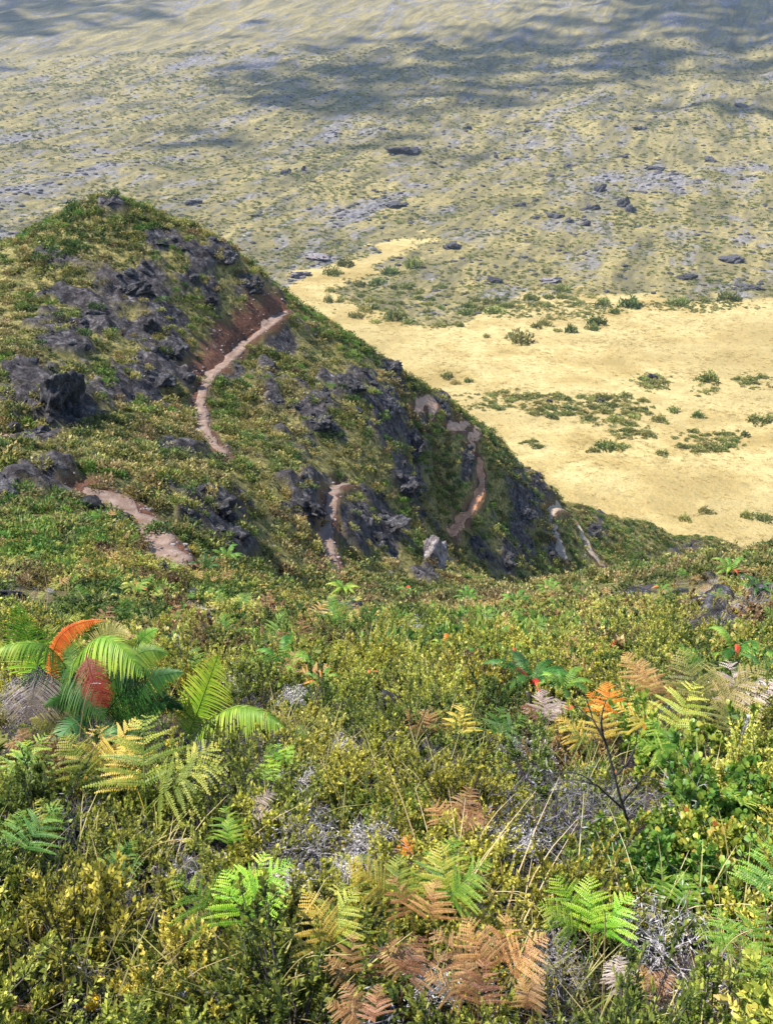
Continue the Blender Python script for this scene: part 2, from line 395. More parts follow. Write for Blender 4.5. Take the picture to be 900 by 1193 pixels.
# ------------------------------------------------------------------ light
sun_el, sun_az = math.radians(58), math.radians(-98)        # azimuth from +Y towards +X
SUN = np.array([math.sin(sun_az)*math.cos(sun_el), math.cos(sun_az)*math.cos(sun_el), math.sin(sun_el)])
W_ = bpy.data.worlds.new('World'); SC.world = W_; W_.use_nodes = True
nt = W_.node_tree; bg = nt.nodes['Background']; sky = nt.nodes.new('ShaderNodeTexSky')
sky.sky_type = 'NISHITA'; sky.sun_disc = False; sky.sun_elevation = sun_el; sky.sun_rotation = sun_az; sky.altitude = 2200; sky.dust_density = 1.0
nt.links.new(sky.outputs[0], bg.inputs['Color']); bg.inputs['Strength'].default_value = .125
sd = bpy.data.lights.new('sun', 'SUN'); so = bpy.data.objects.new('sun', sd); COL.objects.link(so)
sd.energy = 3.4; sd.angle = math.radians(.53); sd.color = (1, .95, .87)
so.rotation_euler = Vector(SUN.tolist()).to_track_quat('Z', 'Y').to_euler()
SC.view_settings.view_transform = 'Standard'; SC.view_settings.look = 'None'; SC.view_settings.gamma = 1; SC.view_settings.exposure = 1.72
SC.render.engine = 'CYCLES'
SC.cycles.max_bounces = 6; SC.cycles.diffuse_bounces = 3; SC.cycles.transmission_bounces = 3; SC.cycles.volume_bounces = 0; SC.cycles.glossy_bounces = 2
# ------------------------------------------------------------------ ground height lookups
def gz(x, y):
    x = np.atleast_1d(np.asarray(x, float)); y = np.atleast_1d(np.asarray(y, float))
    dx = x-R0[0]; dy = y-R0[1]; r = np.hypot(dx, dy); t = np.arctan2(dx, dy)
    i = np.clip(np.searchsorted(rr, r)-1, 0, len(rr)-2); j = np.clip(np.searchsorted(tt, t)-1, 0, len(tt)-2)
    a = np.clip((r-rr[i])/(rr[i+1]-rr[i]), 0, 1); b = np.clip((t-tt[j])/(tt[j+1]-tt[j]), 0, 1)
    return (HZ[i, j]*(1-b)+HZ[i, j+1]*b)*(1-a) + (HZ[i+1, j]*(1-b)+HZ[i+1, j+1]*b)*a
def gfield(A, x, y):
    x = np.atleast_1d(x); y = np.atleast_1d(y)
    dx = x-R0[0]; dy = y-R0[1]; r = np.hypot(dx, dy); t = np.arctan2(dx, dy)
    i = np.clip(np.searchsorted(rr, r)-1, 0, len(rr)-1); j = np.clip(np.searchsorted(tt, t)-1, 0, len(tt)-1)
    return A[i, j]
def fz_at(x, y):
    x = np.atleast_1d(x); y = np.atleast_1d(y); r = np.hypot(x, y); t = np.arctan2(x, y)
    i = np.clip(np.searchsorted(rf, r)-1, 0, len(rf)-2); j = np.clip(np.searchsorted(th, t)-1, 0, len(th)-2)
    a = np.clip((r-rf[i])/(rf[i+1]-rf[i]), 0, 1); b = np.clip((t-th[j])/(th[j+1]-th[j]), 0, 1)
    return (FZ[i, j]*(1-b)+FZ[i, j+1]*b)*(1-a) + (FZ[i+1, j]*(1-b)+FZ[i+1, j+1]*b)*a
def spot(px, py, h=0.0):
    """ground point whose plant of height h shows its top at the given place of the photo: march along the sight line"""
    d = ray(px, py); d = d/np.linalg.norm(d)
    t = np.arange(.8, 240, .02 if py > 760 else .06); P = t[:, None]*d
    g = gz(P[:, 0], P[:, 1]); k = np.argmax(P[:, 2] < g+h)
    p = P[k]; return np.array([p[0], p[1], g[k]])

# ------------------------------------------------------------------ plant geometry (numpy)
def nrm(v): return v/(np.linalg.norm(v, axis=-1, keepdims=True)+1e-9)
def perp(d, rg):
    r = rg.normal(size=d.shape); s = np.cross(d, r); return nrm(s)
class G:
    """collects leaves and stems into one mesh"""
    def __init__(s): s.V = []; s.Q = []; s.T = []; s.A = []; s.n = 0
    def add(s, V, Q=None, T=None, tint=0.5):
        V = np.asarray(V, float).reshape(-1, 3)
        s.V.append(V); s.A.append(np.broadcast_to(np.asarray(tint, float), (len(V),)).copy())
        if Q is not None and len(Q): s.Q.append(np.asarray(Q)+s.n)
        if T is not None and len(T): s.T.append(np.asarray(T)+s.n)
        s.n += len(V)
    def diamonds(s, B, D, S, L, W, tint, up=None, mid=.5, fold=.0):
        """kite leaves: base B, direction D, side S, length L, half width W"""
        m = len(B); L = np.broadcast_to(L, (m,))[:, None]; W = np.broadcast_to(W, (m,))[:, None]
        N = np.cross(S, D)
        V = np.stack([B, B+D*L*mid+S*W+N*W*fold, B+D*L, B+D*L*mid-S*W+N*W*fold], 1)
        q = np.arange(m*4).reshape(m, 4)
        s.add(V, q, tint=np.repeat(np.broadcast_to(tint, (m,)), 4))
    def ovals(s, B, D, S, L, W, tint):
        m = len(B); L = np.broadcast_to(L, (m,))[:, None]; W = np.broadcast_to(W, (m,))[:, None]; N = np.cross(S, D)
        V = np.stack([B, B+D*L*.38+S*W*.72+N*W*.22, B+D*L*.78+S*W*.9+N*W*.28, B+D*L, B+D*L*.78-S*W*.9+N*W*.28, B+D*L*.38-S*W*.72+N*W*.22], 1)
        q0 = np.arange(m)[:, None]*6
        Q = np.concatenate([q0+np.array([[0, 1, 2, 3]]), q0+np.array([[0, 3, 4, 5]])])
        s.add(V, Q, tint=np.repeat(np.broadcast_to(tint, (m,)), 6))
    def tubes(s, A, B, ra, rb, tint=.5, k=3):
        A = np.asarray(A, float).reshape(-1, 3); B = np.asarray(B, float).reshape(-1, 3); m = len(A)
        d = nrm(B-A); ref = np.where(np.abs(d[:, 2:3]) > .9, np.array([[1., 0, 0]]), np.array([[0, 0, 1.]]))
        u = nrm(np.cross(d, ref)); w = np.cross(d, u); ra = np.broadcast_to(ra, (m,))[:, None]; rb = np.broadcast_to(rb, (m,))[:, None]
        ring = []
        for P, r in ((A, ra), (B, rb)):
            for j in range(k):
                a = 2*PI*j/k; ring.append(P+(u*math.cos(a)+w*math.sin(a))*r)
        V = np.stack(ring, 1); q0 = np.arange(m)[:, None]*2*k
        Q = np.concatenate([q0+np.array([[j, (j+1) % k, k+(j+1) % k, k+j]]) for j in range(k)])
        s.add(V, Q, tint=tint if np.ndim(tint) == 0 else np.repeat(tint, 2*k))
    def polytube(s, P, r0, r1, tint=.5, k=4):
        P = np.asarray(P, float); m = len(P); T = nrm(np.gradient(P, axis=0))
        ref = np.array([1., 0, 0]) if abs(T[0, 2]) > .8 else np.array([0, 0, 1.])
        u = nrm(np.cross(T, ref)); w = np.cross(T, u); r = np.linspace(r0, r1, m)[:, None]
        ring = np.stack([P+(u*math.cos(2*PI*j/k)+w*math.sin(2*PI*j/k))*r for j in range(k)], 1)
        i = (np.arange(m-1)*k)[:, None]; Q = np.concatenate([np.concatenate([i+j, i+(j+1) % k, i+k+(j+1) % k, i+k+j], 1) for j in range(k)])
        s.add(ring, Q, tint=tint)
    def mesh(s, name, smooth=False):
        return make_mesh(name, np.concatenate(s.V), [np.concatenate(s.Q) if s.Q else [], np.concatenate(s.T) if s.T else []], {'tint': np.concatenate(s.A)}, smooth)

def shrub_geo(seed, R, H, nt, shoots, nl, leaf, wid, kind='heath', stems=True, open_=.6):
    """twigs on an uneven dome, each with side shoots that carry leaves"""
    rg = np.random.default_rng(seed)
    az = rg.uniform(0, 2*PI, nt); el = np.arcsin(rg.uniform(.02, 1, nt)**.8)
    d = np.stack([np.cos(az)*np.cos(el), np.sin(az)*np.cos(el), np.sin(el)], -1)
    lump = 1+.34*np.sin(3*az+seed)*np.cos(2*el+seed*1.3)+.22*np.sin(5*az+2*seed)
    rad = rg.uniform(open_, 1.06, nt)*lump
    E = d*rad[:, None]*np.array([R, R, H]); E[:, 2] += .05*H
    S0 = E*rg.uniform(.45, .62, nt)[:, None]
    g = G(); st = G()
    # side shoots
    idx = np.repeat(np.arange(nt), shoots); m = len(idx)
    f = rg.uniform(.25, 1, m)[:, None]
    base = S0[idx]*(1-f)+E[idx]*f
    sd = nrm(nrm(E[idx]-S0[idx])*.7 + rg.normal(size=(m, 3))*.42 + np.array([0, 0, .55]))
    sl = rg.uniform(.12, .24, m)*R*(1.25 if kind == 'heath' else .9)
    if stems:
        root = np.array([0, 0, -.03])+rg.normal(size=(nt, 3))*np.array([.05, .05, 0])*R
        midp = (root+S0)*.5 + rg.normal(size=(nt, 3))*.06*R
        st.tubes(root, midp, .011*R+.001, .008*R+.001); st.tubes(midp, S0, .008*R+.001, .006*R+.0008); st.tubes(S0, E, .006*R+.0008, .003*R+.0004)
        st.tubes(base, base+sd*sl[:, None], .003*R+.0005, .0015*R+.0004)
    li = np.repeat(np.arange(m), nl); n = len(li); u = np.tile((np.arange(nl)+.5)/nl, m)*.95+rg.uniform(-.04, .04, n)
    P = base[li]+sd[li]*(sl[li]*u)[:, None]
    q = perp(sd[li], rg)
    spread = .95 if kind != 'tip' else .6
    D = nrm(sd[li]*(.55+.5*u)[:, None] + q*spread*(1-.35*u)[:, None] + rg.normal(size=(n, 3))*.12)
    S = nrm(np.cross(D, rg.normal(size=(n, 3))*.5+sd[li]))
    tw = rg.uniform(0, 1, m)[li]
    tint = np.clip(.18+.42*u+.35*(tw-.5)+rg.normal(size=n)*.10, 0, 1)
    L = leaf*rg.uniform(.7, 1.25, n)
    if kind == 'round': g.ovals(P, D, S, L, L*wid, tint)
    else: g.diamonds(P, D, S, L, L*wid, tint, fold=.25)
    return g, st

def dead_geo(seed, R, n0=9, lv=4, curl=.35, thick=.006, fluffy=0):
    rg = np.random.default_rng(seed); g = G(); g.tubes(rg.normal(size=(4, 3))*[.02, .02, 0]+[0, 0, -.26], np.zeros((4, 3)), thick*1.3, thick, .2)
    P = np.zeros((n0, 3)); az = rg.uniform(0, 2*PI, n0); e = rg.uniform(.35, 1.3, n0)
    D = np.stack([np.cos(az)*np.cos(e), np.sin(az)*np.cos(e), np.sin(e)], -1); Ls = np.full(n0, .34*R); r = thick
    for l in range(lv):
        for k in range(2):
            D = nrm(D+rg.normal(size=D.shape)*curl*.5); Q = P+D*(Ls*.5)[:, None]
            g.tubes(P, Q, r, r*.85, rg.uniform(.2, .9, len(P))); P = Q; r *= .85
        if l == lv-1: break
        b = 3; P = np.repeat(P, b, 0); D = nrm(np.repeat(D, b, 0)+rg.normal(size=(len(P), 3))*(.45+curl)); Ls = np.repeat(Ls, b)*rg.uniform(.5, .85, len(P)); r *= .72
        if l > 1:
            keep = rg.uniform(size=len(P)) < .8; P = P[keep]; D = D[keep]; Ls = Ls[keep]
    if fluffy:
        sel = rg.integers(0, len(P), fluffy); B = P[sel]+rg.normal(size=(fluffy, 3))*.05*R
        d = nrm(D[sel]+rg.normal(size=(fluffy, 3))*.9); g.diamonds(B, d, perp(d, rg), .07*R*rg.uniform(.5, 1.6, fluffy), .006*R+.001, rg.uniform(.4, 1, fluffy))
    return g

def bracken_geo(seed, L=.55, n=15, elev=1.0, bend=1.2, droop=.25, wide=.52, curl=0.0, stalk=.3):
    """one triangular, twice divided frond; grows from the origin towards +Y"""
    rg = np.random.default_rng(seed); g = G()
    m = 26; s = np.linspace(0, 1, m); ang = elev-bend*s**1.5
    st = np.stack([.05*np.sin(s*3+seed)*L, np.cos(ang), np.sin(ang)], -1); st[:, 0] = .08*np.sin(s*2.5+seed)
    P = np.concatenate([[[0, 0, 0]], np.cumsum(nrm(st)[:-1], 0)*(L/(m-1))])
    T = nrm(np.gradient(P, axis=0)); X = np.array([1., 0, 0]); 
    g.polytube(np.concatenate([[[0, 0, -.42], [0, -.01, -.2]], P]), .006*L+.0008, .002*L, .15)
    for i in range(n):
        f = stalk+(1-stalk)*(i/n)**.92; k = f*(m-1); a = int(k); w = k-a
        p = P[a]*(1-w)+P[min(a+1, m-1)]*w; t = T[a]; N = nrm(np.cross(np.array([1., 0, 0]), t))
        rel = (f-stalk)/(1-stalk); Lp = wide*L*(1-rel)**.85*rg.uniform(.88, 1.08)+.02*L
        for sg in (-1, 1):
            if rg.uniform() < .08: continue
            sd = nrm(np.array([sg, 0, 0])+t*(.35+.5*rel)+N*rg.normal()*.26+rg.normal(size=3)*.08)
            q = max(4, int(Lp/(.024*L))); v = (np.arange(q)+.5)/q
            C = p+sd*(Lp*v)[:, None]-np.array([0, 0, 1])*(droop*Lp*v**2)[:, None]+N*(curl*Lp*v**2)[:, None]
            Td = nrm(np.gradient(C, axis=0)) if q > 1 else sd[None]
            g.polytube(np.concatenate([[p], C]), .0026*L, .0008*L, .2, 3)
            rp = rg.normal()*.22; pl = (.088*Lp*(1-v)**.7*(.6+.4*np.minimum(1, v*5))+.009*L)*rg.uniform(.8, 1.15, q)
            for s2 in (-1, 1):
                side = nrm(np.cross(Td, N)*s2+Td*.35+rg.normal(size=(q, 3))*.07 - np.array([0, 0, 1])*.18+N*curl*.5)
                g.diamonds(C, side, Td, pl, Lp/q*.42+.001*L, np.clip(.3+rp+.35*v+rel*.25+rg.normal(size=q)*.1, 0, 1), mid=.22, fold=.1)
    return g

def bez(P0, P1, P2, m):
    t = np.linspace(0, 1, m)[:, None]; return P0*(1-t)**2+2*P1*t*(1-t)+P2*t*t
def sword_geo(P0, P1, P2, W, seed, N=None, n=34, droop=.5, fwd=.35, stalk=.08, dens=1.0, wlo=.5, curl=0.0):
    """pinnate frond along a curve: long narrow strap leaflets in two combs"""
    rg = np.random.default_rng(seed); g = G(); P0, P1, P2 = (np.asarray(p, float) for p in (P0, P1, P2))
    P = bez(P0, P1, P2, 60); T = nrm(np.gradient(P, axis=0)); g.polytube(P, .006*W/.3+.0012, .0012, .45)
    ln = np.linalg.norm(np.diff(P, axis=0), axis=1).sum(); n = int(n*dens); gap = ln/n
    ref = np.array([0, 0, 1.]) if N is None else np.asarray(N, float)
    for i in range(n):
        f = stalk+(1-stalk)*(i+.5)/n; k = min(int(f*59), 58); p = P[k]+(P[k+1]-P[k])*(f*59-k); t = T[k]
        rel = (f-stalk)/(1-stalk); prof = min(1, wlo+rel*3.2)*(1-max(0, (rel-.35)/.65)**1.9)+.03
        for sg in (-1, 1):
            sd = nrm(np.cross(t, ref)*sg); nn = nrm(np.cross(sd, t))*(1 if sg > 0 else -1)
            L = W*prof*rg.uniform(.78, 1.1); v = np.linspace(0, 1, 6)[:, None]
            C = p+nrm(sd+t*(fwd+.25*rel)+rg.normal(size=3)*.05)*L*v-np.array([0, 0, 1])*droop*L*v**2*rg.uniform(.85, 1.15)-nn*sg*0+t*.12*L*v**2+ref*curl*L*v**2
            Td = nrm(np.gradient(C, axis=0)); wd = nrm(t-Td*(Td@t)[:, None]); hw = gap*.36*np.sqrt(np.clip(1-v**2.2, .02, 1))*(.75+.25*np.minimum(1, v*6))
            V = np.stack([C-wd*hw, C+np.cross(wd, Td)*hw*.25, C+wd*hw], 1)
            g.add(V, grid_faces(6, 3), tint=np.repeat(np.clip(.3+.5*v[:, 0]+rg.normal()*.16+.25*math.sin(rel*5+seed)*(rel > .3), 0, 1), 3))
    return g
def grass_geo(seed, n=60, H=.35, spread=.10, lean=.5, w=.0035):
    rg = np.random.default_rng(seed); g = G()
    for i in range(n):
        b = np.array([*rg.normal(size=2)*spread, -.02]); a = rg.uniform(0, 2*PI); h = H*rg.uniform(.5, 1.15); ln = lean*rg.uniform(.2, 1.3)*h
        d = np.array([math.cos(a), math.sin(a), 0]); t = np.linspace(0, 1, 5)[:, None]
        C = b+d*ln*t**2+np.array([0, 0, 1])*h*(t-.22*(ln/h)*t**2.5); s = np.array([-d[1], d[0], 0])
        hw = w*(1-t**1.6)+.0004; V = np.stack([C-s*hw, C+s*hw], 1); g.add(V, grid_faces(5, 2), tint=np.repeat(np.clip(.2+.6*t[:, 0]+rg.normal()*.2, 0, 1), 2))
    return g
def tuft_geo(seed, n=150, R=.5, H=.42, leaf=.13, wid=.33, up=.5):
    rg = np.random.default_rng(seed); az = rg.uniform(0, 2*PI, n); el = np.arcsin(rg.uniform(0, 1, n)); lump = 1+.3*np.sin(3*az+seed)+.15*np.sin(5*az+seed*2)
    d = np.stack([np.cos(az)*np.cos(el), np.sin(az)*np.cos(el), np.sin(el)], -1); q = rg.uniform(.45, 1, n)**.6*lump
    P = d*q[:, None]*np.array([R, R, H]); D = nrm(d*.7+np.array([0, 0, up])+rg.normal(size=(n, 3))*.5); g = G()
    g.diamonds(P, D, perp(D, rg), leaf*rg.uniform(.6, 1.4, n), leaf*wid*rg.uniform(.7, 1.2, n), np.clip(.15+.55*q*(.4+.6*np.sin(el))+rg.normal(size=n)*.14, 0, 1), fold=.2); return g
def rock_mesh(name, seed, sub=4, flat=.75, rough=.35, sharp=1.0):
    bm = bmesh.new(); bmesh.ops.create_icosphere(bm, subdivisions=sub, radius=1.0)
    V = np.array([v.co[:] for v in bm.verts]); rg = np.random.default_rng(seed)
    pl = nrm(rg.normal(size=(16, 3))); off = rg.uniform(.55, .95, 16)
    s = np.min(np.where(V@pl.T > .05, off/np.maximum(V@pl.T, .05), 9), axis=1); s = np.minimum(s, 1.25)
    V = V*s[:, None]
    nzz = fbm(V[:, 0]*2.2+seed, V[:, 1]*2.2+V[:, 2]*1.7, 6 if sub > 4 else 4, seed, .58)+.5*ridged(V[:, 0]*3+V[:, 2]*2, V[:, 1]*3-V[:, 2]+seed, 3, seed+9)*.3
    V = V*(1+rough*nzz)[:, None]*np.array([1, 1, flat])
    F_ = np.array([[v.index for v in f.verts] for f in bm.faces]); bm.free()
    return make_mesh(name, V, [F_])

# ------------------------------------------------------------------ scattering of what nobody could count
def scatter(name, src_mesh, P, rz, sc, tilt=None, **props):
    src = bpy.data.objects.new('source_'+name, src_mesh)           # never linked: only the copies below show
    me = bpy.data.meshes.new(name); me.vertices.add(len(P)); me.vertices.foreach_set('co', np.asarray(P, np.float32).ravel())
    rot = np.zeros((len(P), 3), np.float32); rot[:, 2] = rz
    if tilt is not None: rot[:, 0] = tilt
    a = me.attributes.new('rot', 'FLOAT_VECTOR', 'POINT'); a.data.foreach_set('vector', rot.ravel())
    s3 = np.asarray(sc, np.float32); s3 = np.repeat(s3[:, None], 3, 1) if s3.ndim == 1 else s3
    a = me.attributes.new('scl', 'FLOAT_VECTOR', 'POINT'); a.data.foreach_set('vector', np.ascontiguousarray(s3).ravel())
    o = link(name, me, kind='stuff', **props)
    ng = bpy.data.node_groups.new('scatter_'+name, 'GeometryNodeTree')
    ng.interface.new_socket('Geometry', in_out='INPUT', socket_type='NodeSocketGeometry'); ng.interface.new_socket('Geometry', in_out='OUTPUT', socket_type='NodeSocketGeometry')
    gi = ng.nodes.new('NodeGroupInput'); go = ng.nodes.new('NodeGroupOutput'); m2p = ng.nodes.new('GeometryNodeMeshToPoints')
    iop = ng.nodes.new('GeometryNodeInstanceOnPoints'); oi = ng.nodes.new('GeometryNodeObjectInfo'); oi.inputs['Object'].default_value = src
    r = ng.nodes.new('GeometryNodeInputNamedAttribute'); r.data_type = 'FLOAT_VECTOR'; r.inputs['Name'].default_value = 'rot'
    s = ng.nodes.new('GeometryNodeInputNamedAttribute'); s.data_type = 'FLOAT_VECTOR'; s.inputs['Name'].default_value = 'scl'
    L = ng.links.new
    L(gi.outputs[0], m2p.inputs[0]); L(m2p.outputs[0], iop.inputs['Points']); L(oi.outputs['Geometry'], iop.inputs['Instance'])
    L(r.outputs[0], iop.inputs['Rotation']); L(s.outputs[0], iop.inputs['Scale']); L(iop.outputs[0], go.inputs[0])
    o.modifiers.new('scatter', 'NODES').node_group = ng
    return o
def with_mat(me, m): me.materials.append(m); return me
def ribbon(Q, w, seed):
    m = len(Q); T = np.gradient(Q, axis=0); T[:, 2] = 0; T /= np.linalg.norm(T, axis=1)[:, None]+1e-9
    S = np.stack([T[:, 1], -T[:, 0], np.zeros(m)], -1); s = np.arange(m)*.35
    wl = w*.5*(1+1.1*fbm(s*1.3, s*0, 2, seed)); wr = w*.5*(1+1.1*fbm(s*1.3, s*0+9, 2, seed))
    taper = np.minimum(1, np.minimum(np.arange(m), np.arange(m)[::-1])/4+.35)
    rows = []
    for k, f in enumerate((-1.25, -1, -.5, 0, .5, 1, 1.25)):
        ww = (wl if f < 0 else wr)*taper
        p = Q + S*(ww*f)[:, None]
        p[:, 2] = gz(p[:, 0], p[:, 1]) + .07 - (.35 if abs(f) > 1.1 else 0) + .05*fbm(p[:, 0]*1.5, p[:, 1]*1.5, 2, seed)
        rows.append(p)
    V = np.stack(rows, 1).reshape(-1, 3)
    return V, grid_faces(m, 7)
for i, (Q, w) in enumerate(trail3):
    V, Fq = ribbon(Q, w, 300+i)
    link('footpath', make_mesh('footpath', V, [Fq], smooth=True), PATHM[[0, 0, 0, 2, 2, 1, 3, 0][i]], kind='structure')


# ------------------------------------------------------------------ plant materials and shared plant meshes
M = {}
M['heath'] = mat_leaf('heath_leaf', [(0, (.06, .095, .018)), (.3, (.18, .22, .035)), (.6, (.42, .42, .07)), (.85, (.64, .55, .11)), (1, (.70, .52, .11))], .4, .02, .45)
M['heath_mid'] = mat_leaf('heath_leaf_mid', [(0, (.06, .085, .022)), (.28, (.17, .195, .04)), (.5, (.38, .36, .08)), (.75, (.56, .46, .13)), (1, (.54, .36, .16))], .6, .03, .4, noise_scale=.25)
M['spur'] = mat_leaf('spur_leaf', [(0, (.024, .040, .013)), (.3, (.065, .090, .026)), (.55, (.17, .18, .048)), (.8, (.32, .27, .08)), (1, (.38, .28, .11))], .6, .03, .35, noise_scale=.09)
M['fernpatch'] = mat_leaf('fern_patch_leaf', [(0, (.03, .08, .014)), (.5, (.09, .19, .03)), (1, (.24, .31, .055))], .5, .02, .3)
M['round'] = mat_leaf('bilberry_leaf', [(0, (.06, .14, .025)), (.4, (.18, .28, .04)), (.72, (.44, .45, .07)), (.9, (.40, .33, .05)), (1, (.48, .16, .035))], .4, .02, .38, rough=.42, spec=.4)
M['stem'] = mat_plain('twig_bark', (.035, .028, .026), (.10, .085, .08), 30)
M['dark_stem'] = mat_plain('dark_bark', (.018, .016, .018), (.05, .045, .045), 30)
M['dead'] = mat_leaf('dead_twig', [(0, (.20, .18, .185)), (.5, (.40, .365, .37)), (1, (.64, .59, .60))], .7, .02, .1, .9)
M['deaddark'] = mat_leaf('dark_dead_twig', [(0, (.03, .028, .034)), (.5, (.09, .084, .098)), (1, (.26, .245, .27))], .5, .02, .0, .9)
M['grass'] = mat_leaf('grass_blade', [(0, (.05, .085, .015)), (.4, (.13, .17, .03)), (.75, (.36, .31, .10)), (1, (.52, .42, .19))], .5, .02, .4)
M['straw'] = mat_leaf('straw', [(0, (.33, .24, .10)), (.6, (.52, .40, .19)), (1, (.66, .54, .32))], .4, .015, .35)
M['valley'] = mat_leaf('valley_bush_leaf', [(0, (.035, .055, .018)), (.4, (.11, .14, .036)), (.75, (.24, .235, .06)), (1, (.34, .29, .10))], .5, .03, .25, noise_scale=.05)
M['lavarock'] = mat_rock('lava_rock', 1.0, .20); M['farrock'] = mat_rock('far_lava_rock', .9, .16); M['palerock'] = mat_rock('pale_rock', 4.2, .42, 1.6)
def fern_mat(n, a, b, c, tr=.22): M['fern_'+n] = mat_leaf('fern_'+n, [(0, a), (.5, b), (1, c)], .35, .012, tr, .5)
fern_mat('lime', (.055, .14, .010), (.15, .26, .022), (.36, .42, .055)); fern_mat('bright', (.09, .22, .014), (.22, .40, .025), (.45, .56, .06))
fern_mat('green', (.03, .09, .009), (.085, .185, .018), (.19, .30, .038)); fern_mat('dark', (.008, .04, .005), (.026, .088, .011), (.065, .15, .024))
fern_mat('bluegreen', (.03, .10, .032), (.08, .19, .055), (.17, .29, .10)); fern_mat('olive', (.09, .095, .025), (.20, .18, .045), (.34, .27, .09))
fern_mat('orange', (.40, .085, .012), (.64, .16, .02), (.74, .28, .045)); fern_mat('red', (.07, .005, .006), (.17, .010, .010), (.27, .02, .016)); fern_mat('scarlet', (.35, .03, .015), (.55, .06, .025), (.65, .14, .04))
fern_mat('grey', (.10, .075, .07), (.20, .16, .145), (.34, .28, .26), .15); fern_mat('rust', (.10, .045, .022), (.24, .115, .05), (.42, .23, .11), .3)
fern_mat('gold', (.28, .20, .025), (.46, .34, .05), (.58, .40, .09)); fern_mat('tan', (.22, .11, .035), (.40, .22, .075), (.55, .35, .14), .3)
fern_mat('yellowgreen', (.11, .15, .018), (.25, .28, .035), (.46, .40, .07)); fern_mat('pink', (.26, .19, .16), (.43, .33, .29), (.58, .47, .43), .25)

def two_part(gs, name, ml, ms): return with_mat(gs[0].mesh(name+'_leaves'), ml), with_mat(gs[1].mesh(name+'_stems'), ms)
HEATH = [two_part(shrub_geo(50+i, .30, .30, 70+6*i, 5, 16, .0185, .27), 'heath', M['heath'], M['stem']) for i in range(5)]
TIPPY = [two_part(shrub_geo(70+i, .28, .34, 56, 6, 17, .0155, .21, 'tip', open_=.5), 'tall_heath', M['heath'], M['stem']) for i in range(3)]
ROUND = [two_part(shrub_geo(90+i, .32, .30, 60, 4, 8, .030, .42, 'round', open_=.5), 'bilberry', M['round'], M['dark_stem']) for i in range(3)]
M['mid_green'] = mat_leaf('heath_leaf_deep_green', [(0, (.022, .045, .012)), (.35, (.065, .115, .022)), (.7, (.16, .21, .045)), (1, (.32, .30, .08))], .7, .03, .35, noise_scale=.25)
M['mid_tan'] = mat_leaf('heath_leaf_brown', [(0, (.06, .045, .025)), (.35, (.16, .115, .05)), (.7, (.32, .22, .09)), (1, (.48, .33, .15))], .7, .03, .3, noise_scale=.25)
M['spur_green'] = mat_leaf('spur_leaf_green', [(0, (.016, .034, .010)), (.4, (.045, .085, .018)), (.8, (.12, .17, .035)), (1, (.22, .24, .06))], .6, .03, .3, noise_scale=.09)
M['spur_tan'] = mat_leaf('spur_leaf_straw', [(0, (.05, .042, .02)), (.4, (.15, .12, .045)), (.8, (.32, .25, .10)), (1, (.42, .33, .15))], .6, .03, .3, noise_scale=.09)
MID = [with_mat(shrub_geo(110+i, .34, .30, 40, 3, 8, .05, .28, stems=False)[0].mesh('mid_heath'), M[('mid_tan', 'heath_mid', 'heath_mid', 'mid_green')[i]]) for i in range(4)]
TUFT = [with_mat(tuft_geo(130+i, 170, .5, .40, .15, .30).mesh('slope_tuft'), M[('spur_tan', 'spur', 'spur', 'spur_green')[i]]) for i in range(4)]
FERNT = [with_mat(tuft_geo(140+i, 190, .5, .34, .17, .2, .3).mesh('fern_tuft'), M['fernpatch']) for i in range(2)]
DEAD = [with_mat(dead_geo(150+i, .32, 10, 4, .36, .0048, 420).mesh('dead_twigs'), M['dead']) for i in range(3)]
DEADT = [with_mat(dead_geo(160+i, .34, 8, 4, .22, .005).mesh('bare_twigs'), M['dead']) for i in range(2)]
DARKT = [with_mat(dead_geo(170+i, .36, 12, 4, .5, .0045, 120).mesh('dark_twigs'), M['deaddark']) for i in range(3)]
GRASS = [with_mat(grass_geo(180+i, 46, .30, .09, .7).mesh('grass_tuft'), M['grass']) for i in range(3)]
STRAW = [with_mat(grass_geo(190+i, 30, .34, .08, .9, .0022).mesh('straw_tuft'), M['straw']) for i in range(2)]

# ------------------------------------------------------------------ candidates on the hillside, weighted by area
cell_dr = np.gradient(rr)[:, None]*np.ones_like(HX); cell_A = cell_dr*RR*(tt[1]-tt[0])
PXX, PYY, FF = project(HV); CD = np.hypot(HX, HY)
gy_, gx_ = np.gradient(HX), np.gradient(HY)
NV = np.cross(np.stack([np.gradient(HX, axis=1), np.gradient(HY, axis=1), np.gradient(HZ, axis=1)], -1), np.stack([np.gradient(HX, axis=0), np.gradient(HY, axis=0), np.gradient(HZ, axis=0)], -1))
NV = nrm(NV); NV *= np.sign(NV[..., 2:3])
FACE = -(NV*nrm(HV)).sum(-1)
INV = (PXX > -110) & (PXX < 1010) & (PYY > -60) & (PYY < 1330) & (HY > .3) & (FACE > -.12)
def pick(weight, count, seed):
    rg = np.random.default_rng(seed); w = (weight*cell_A*INV).ravel(); w = w/w.sum()
    k = rg.choice(w.size, size=count, p=w); i, j = np.unravel_index(k, HX.shape)
    r = rr[i]+rg.uniform(-.5, .5, count)*np.gradient(rr)[i]; t = tt[j]+rg.uniform(-.5, .5, count)*(tt[1]-tt[0])
    x = R0[0]+r*np.sin(t); y = R0[1]+r*np.cos(t); return np.stack([x, y, gz(x, y)], -1), rg
def patchy(P, s, seed, rg):
    f = fbm(P[:, 0]/s, P[:, 1]/s, 3, seed)+rg.normal(size=len(P))*.16
    return np.searchsorted(np.quantile(f, [.15, .42, .70]), f)
bare = np.clip(1-RM*1.05, .13, 1)*np.clip(1-TM*2.2, 0, 1)
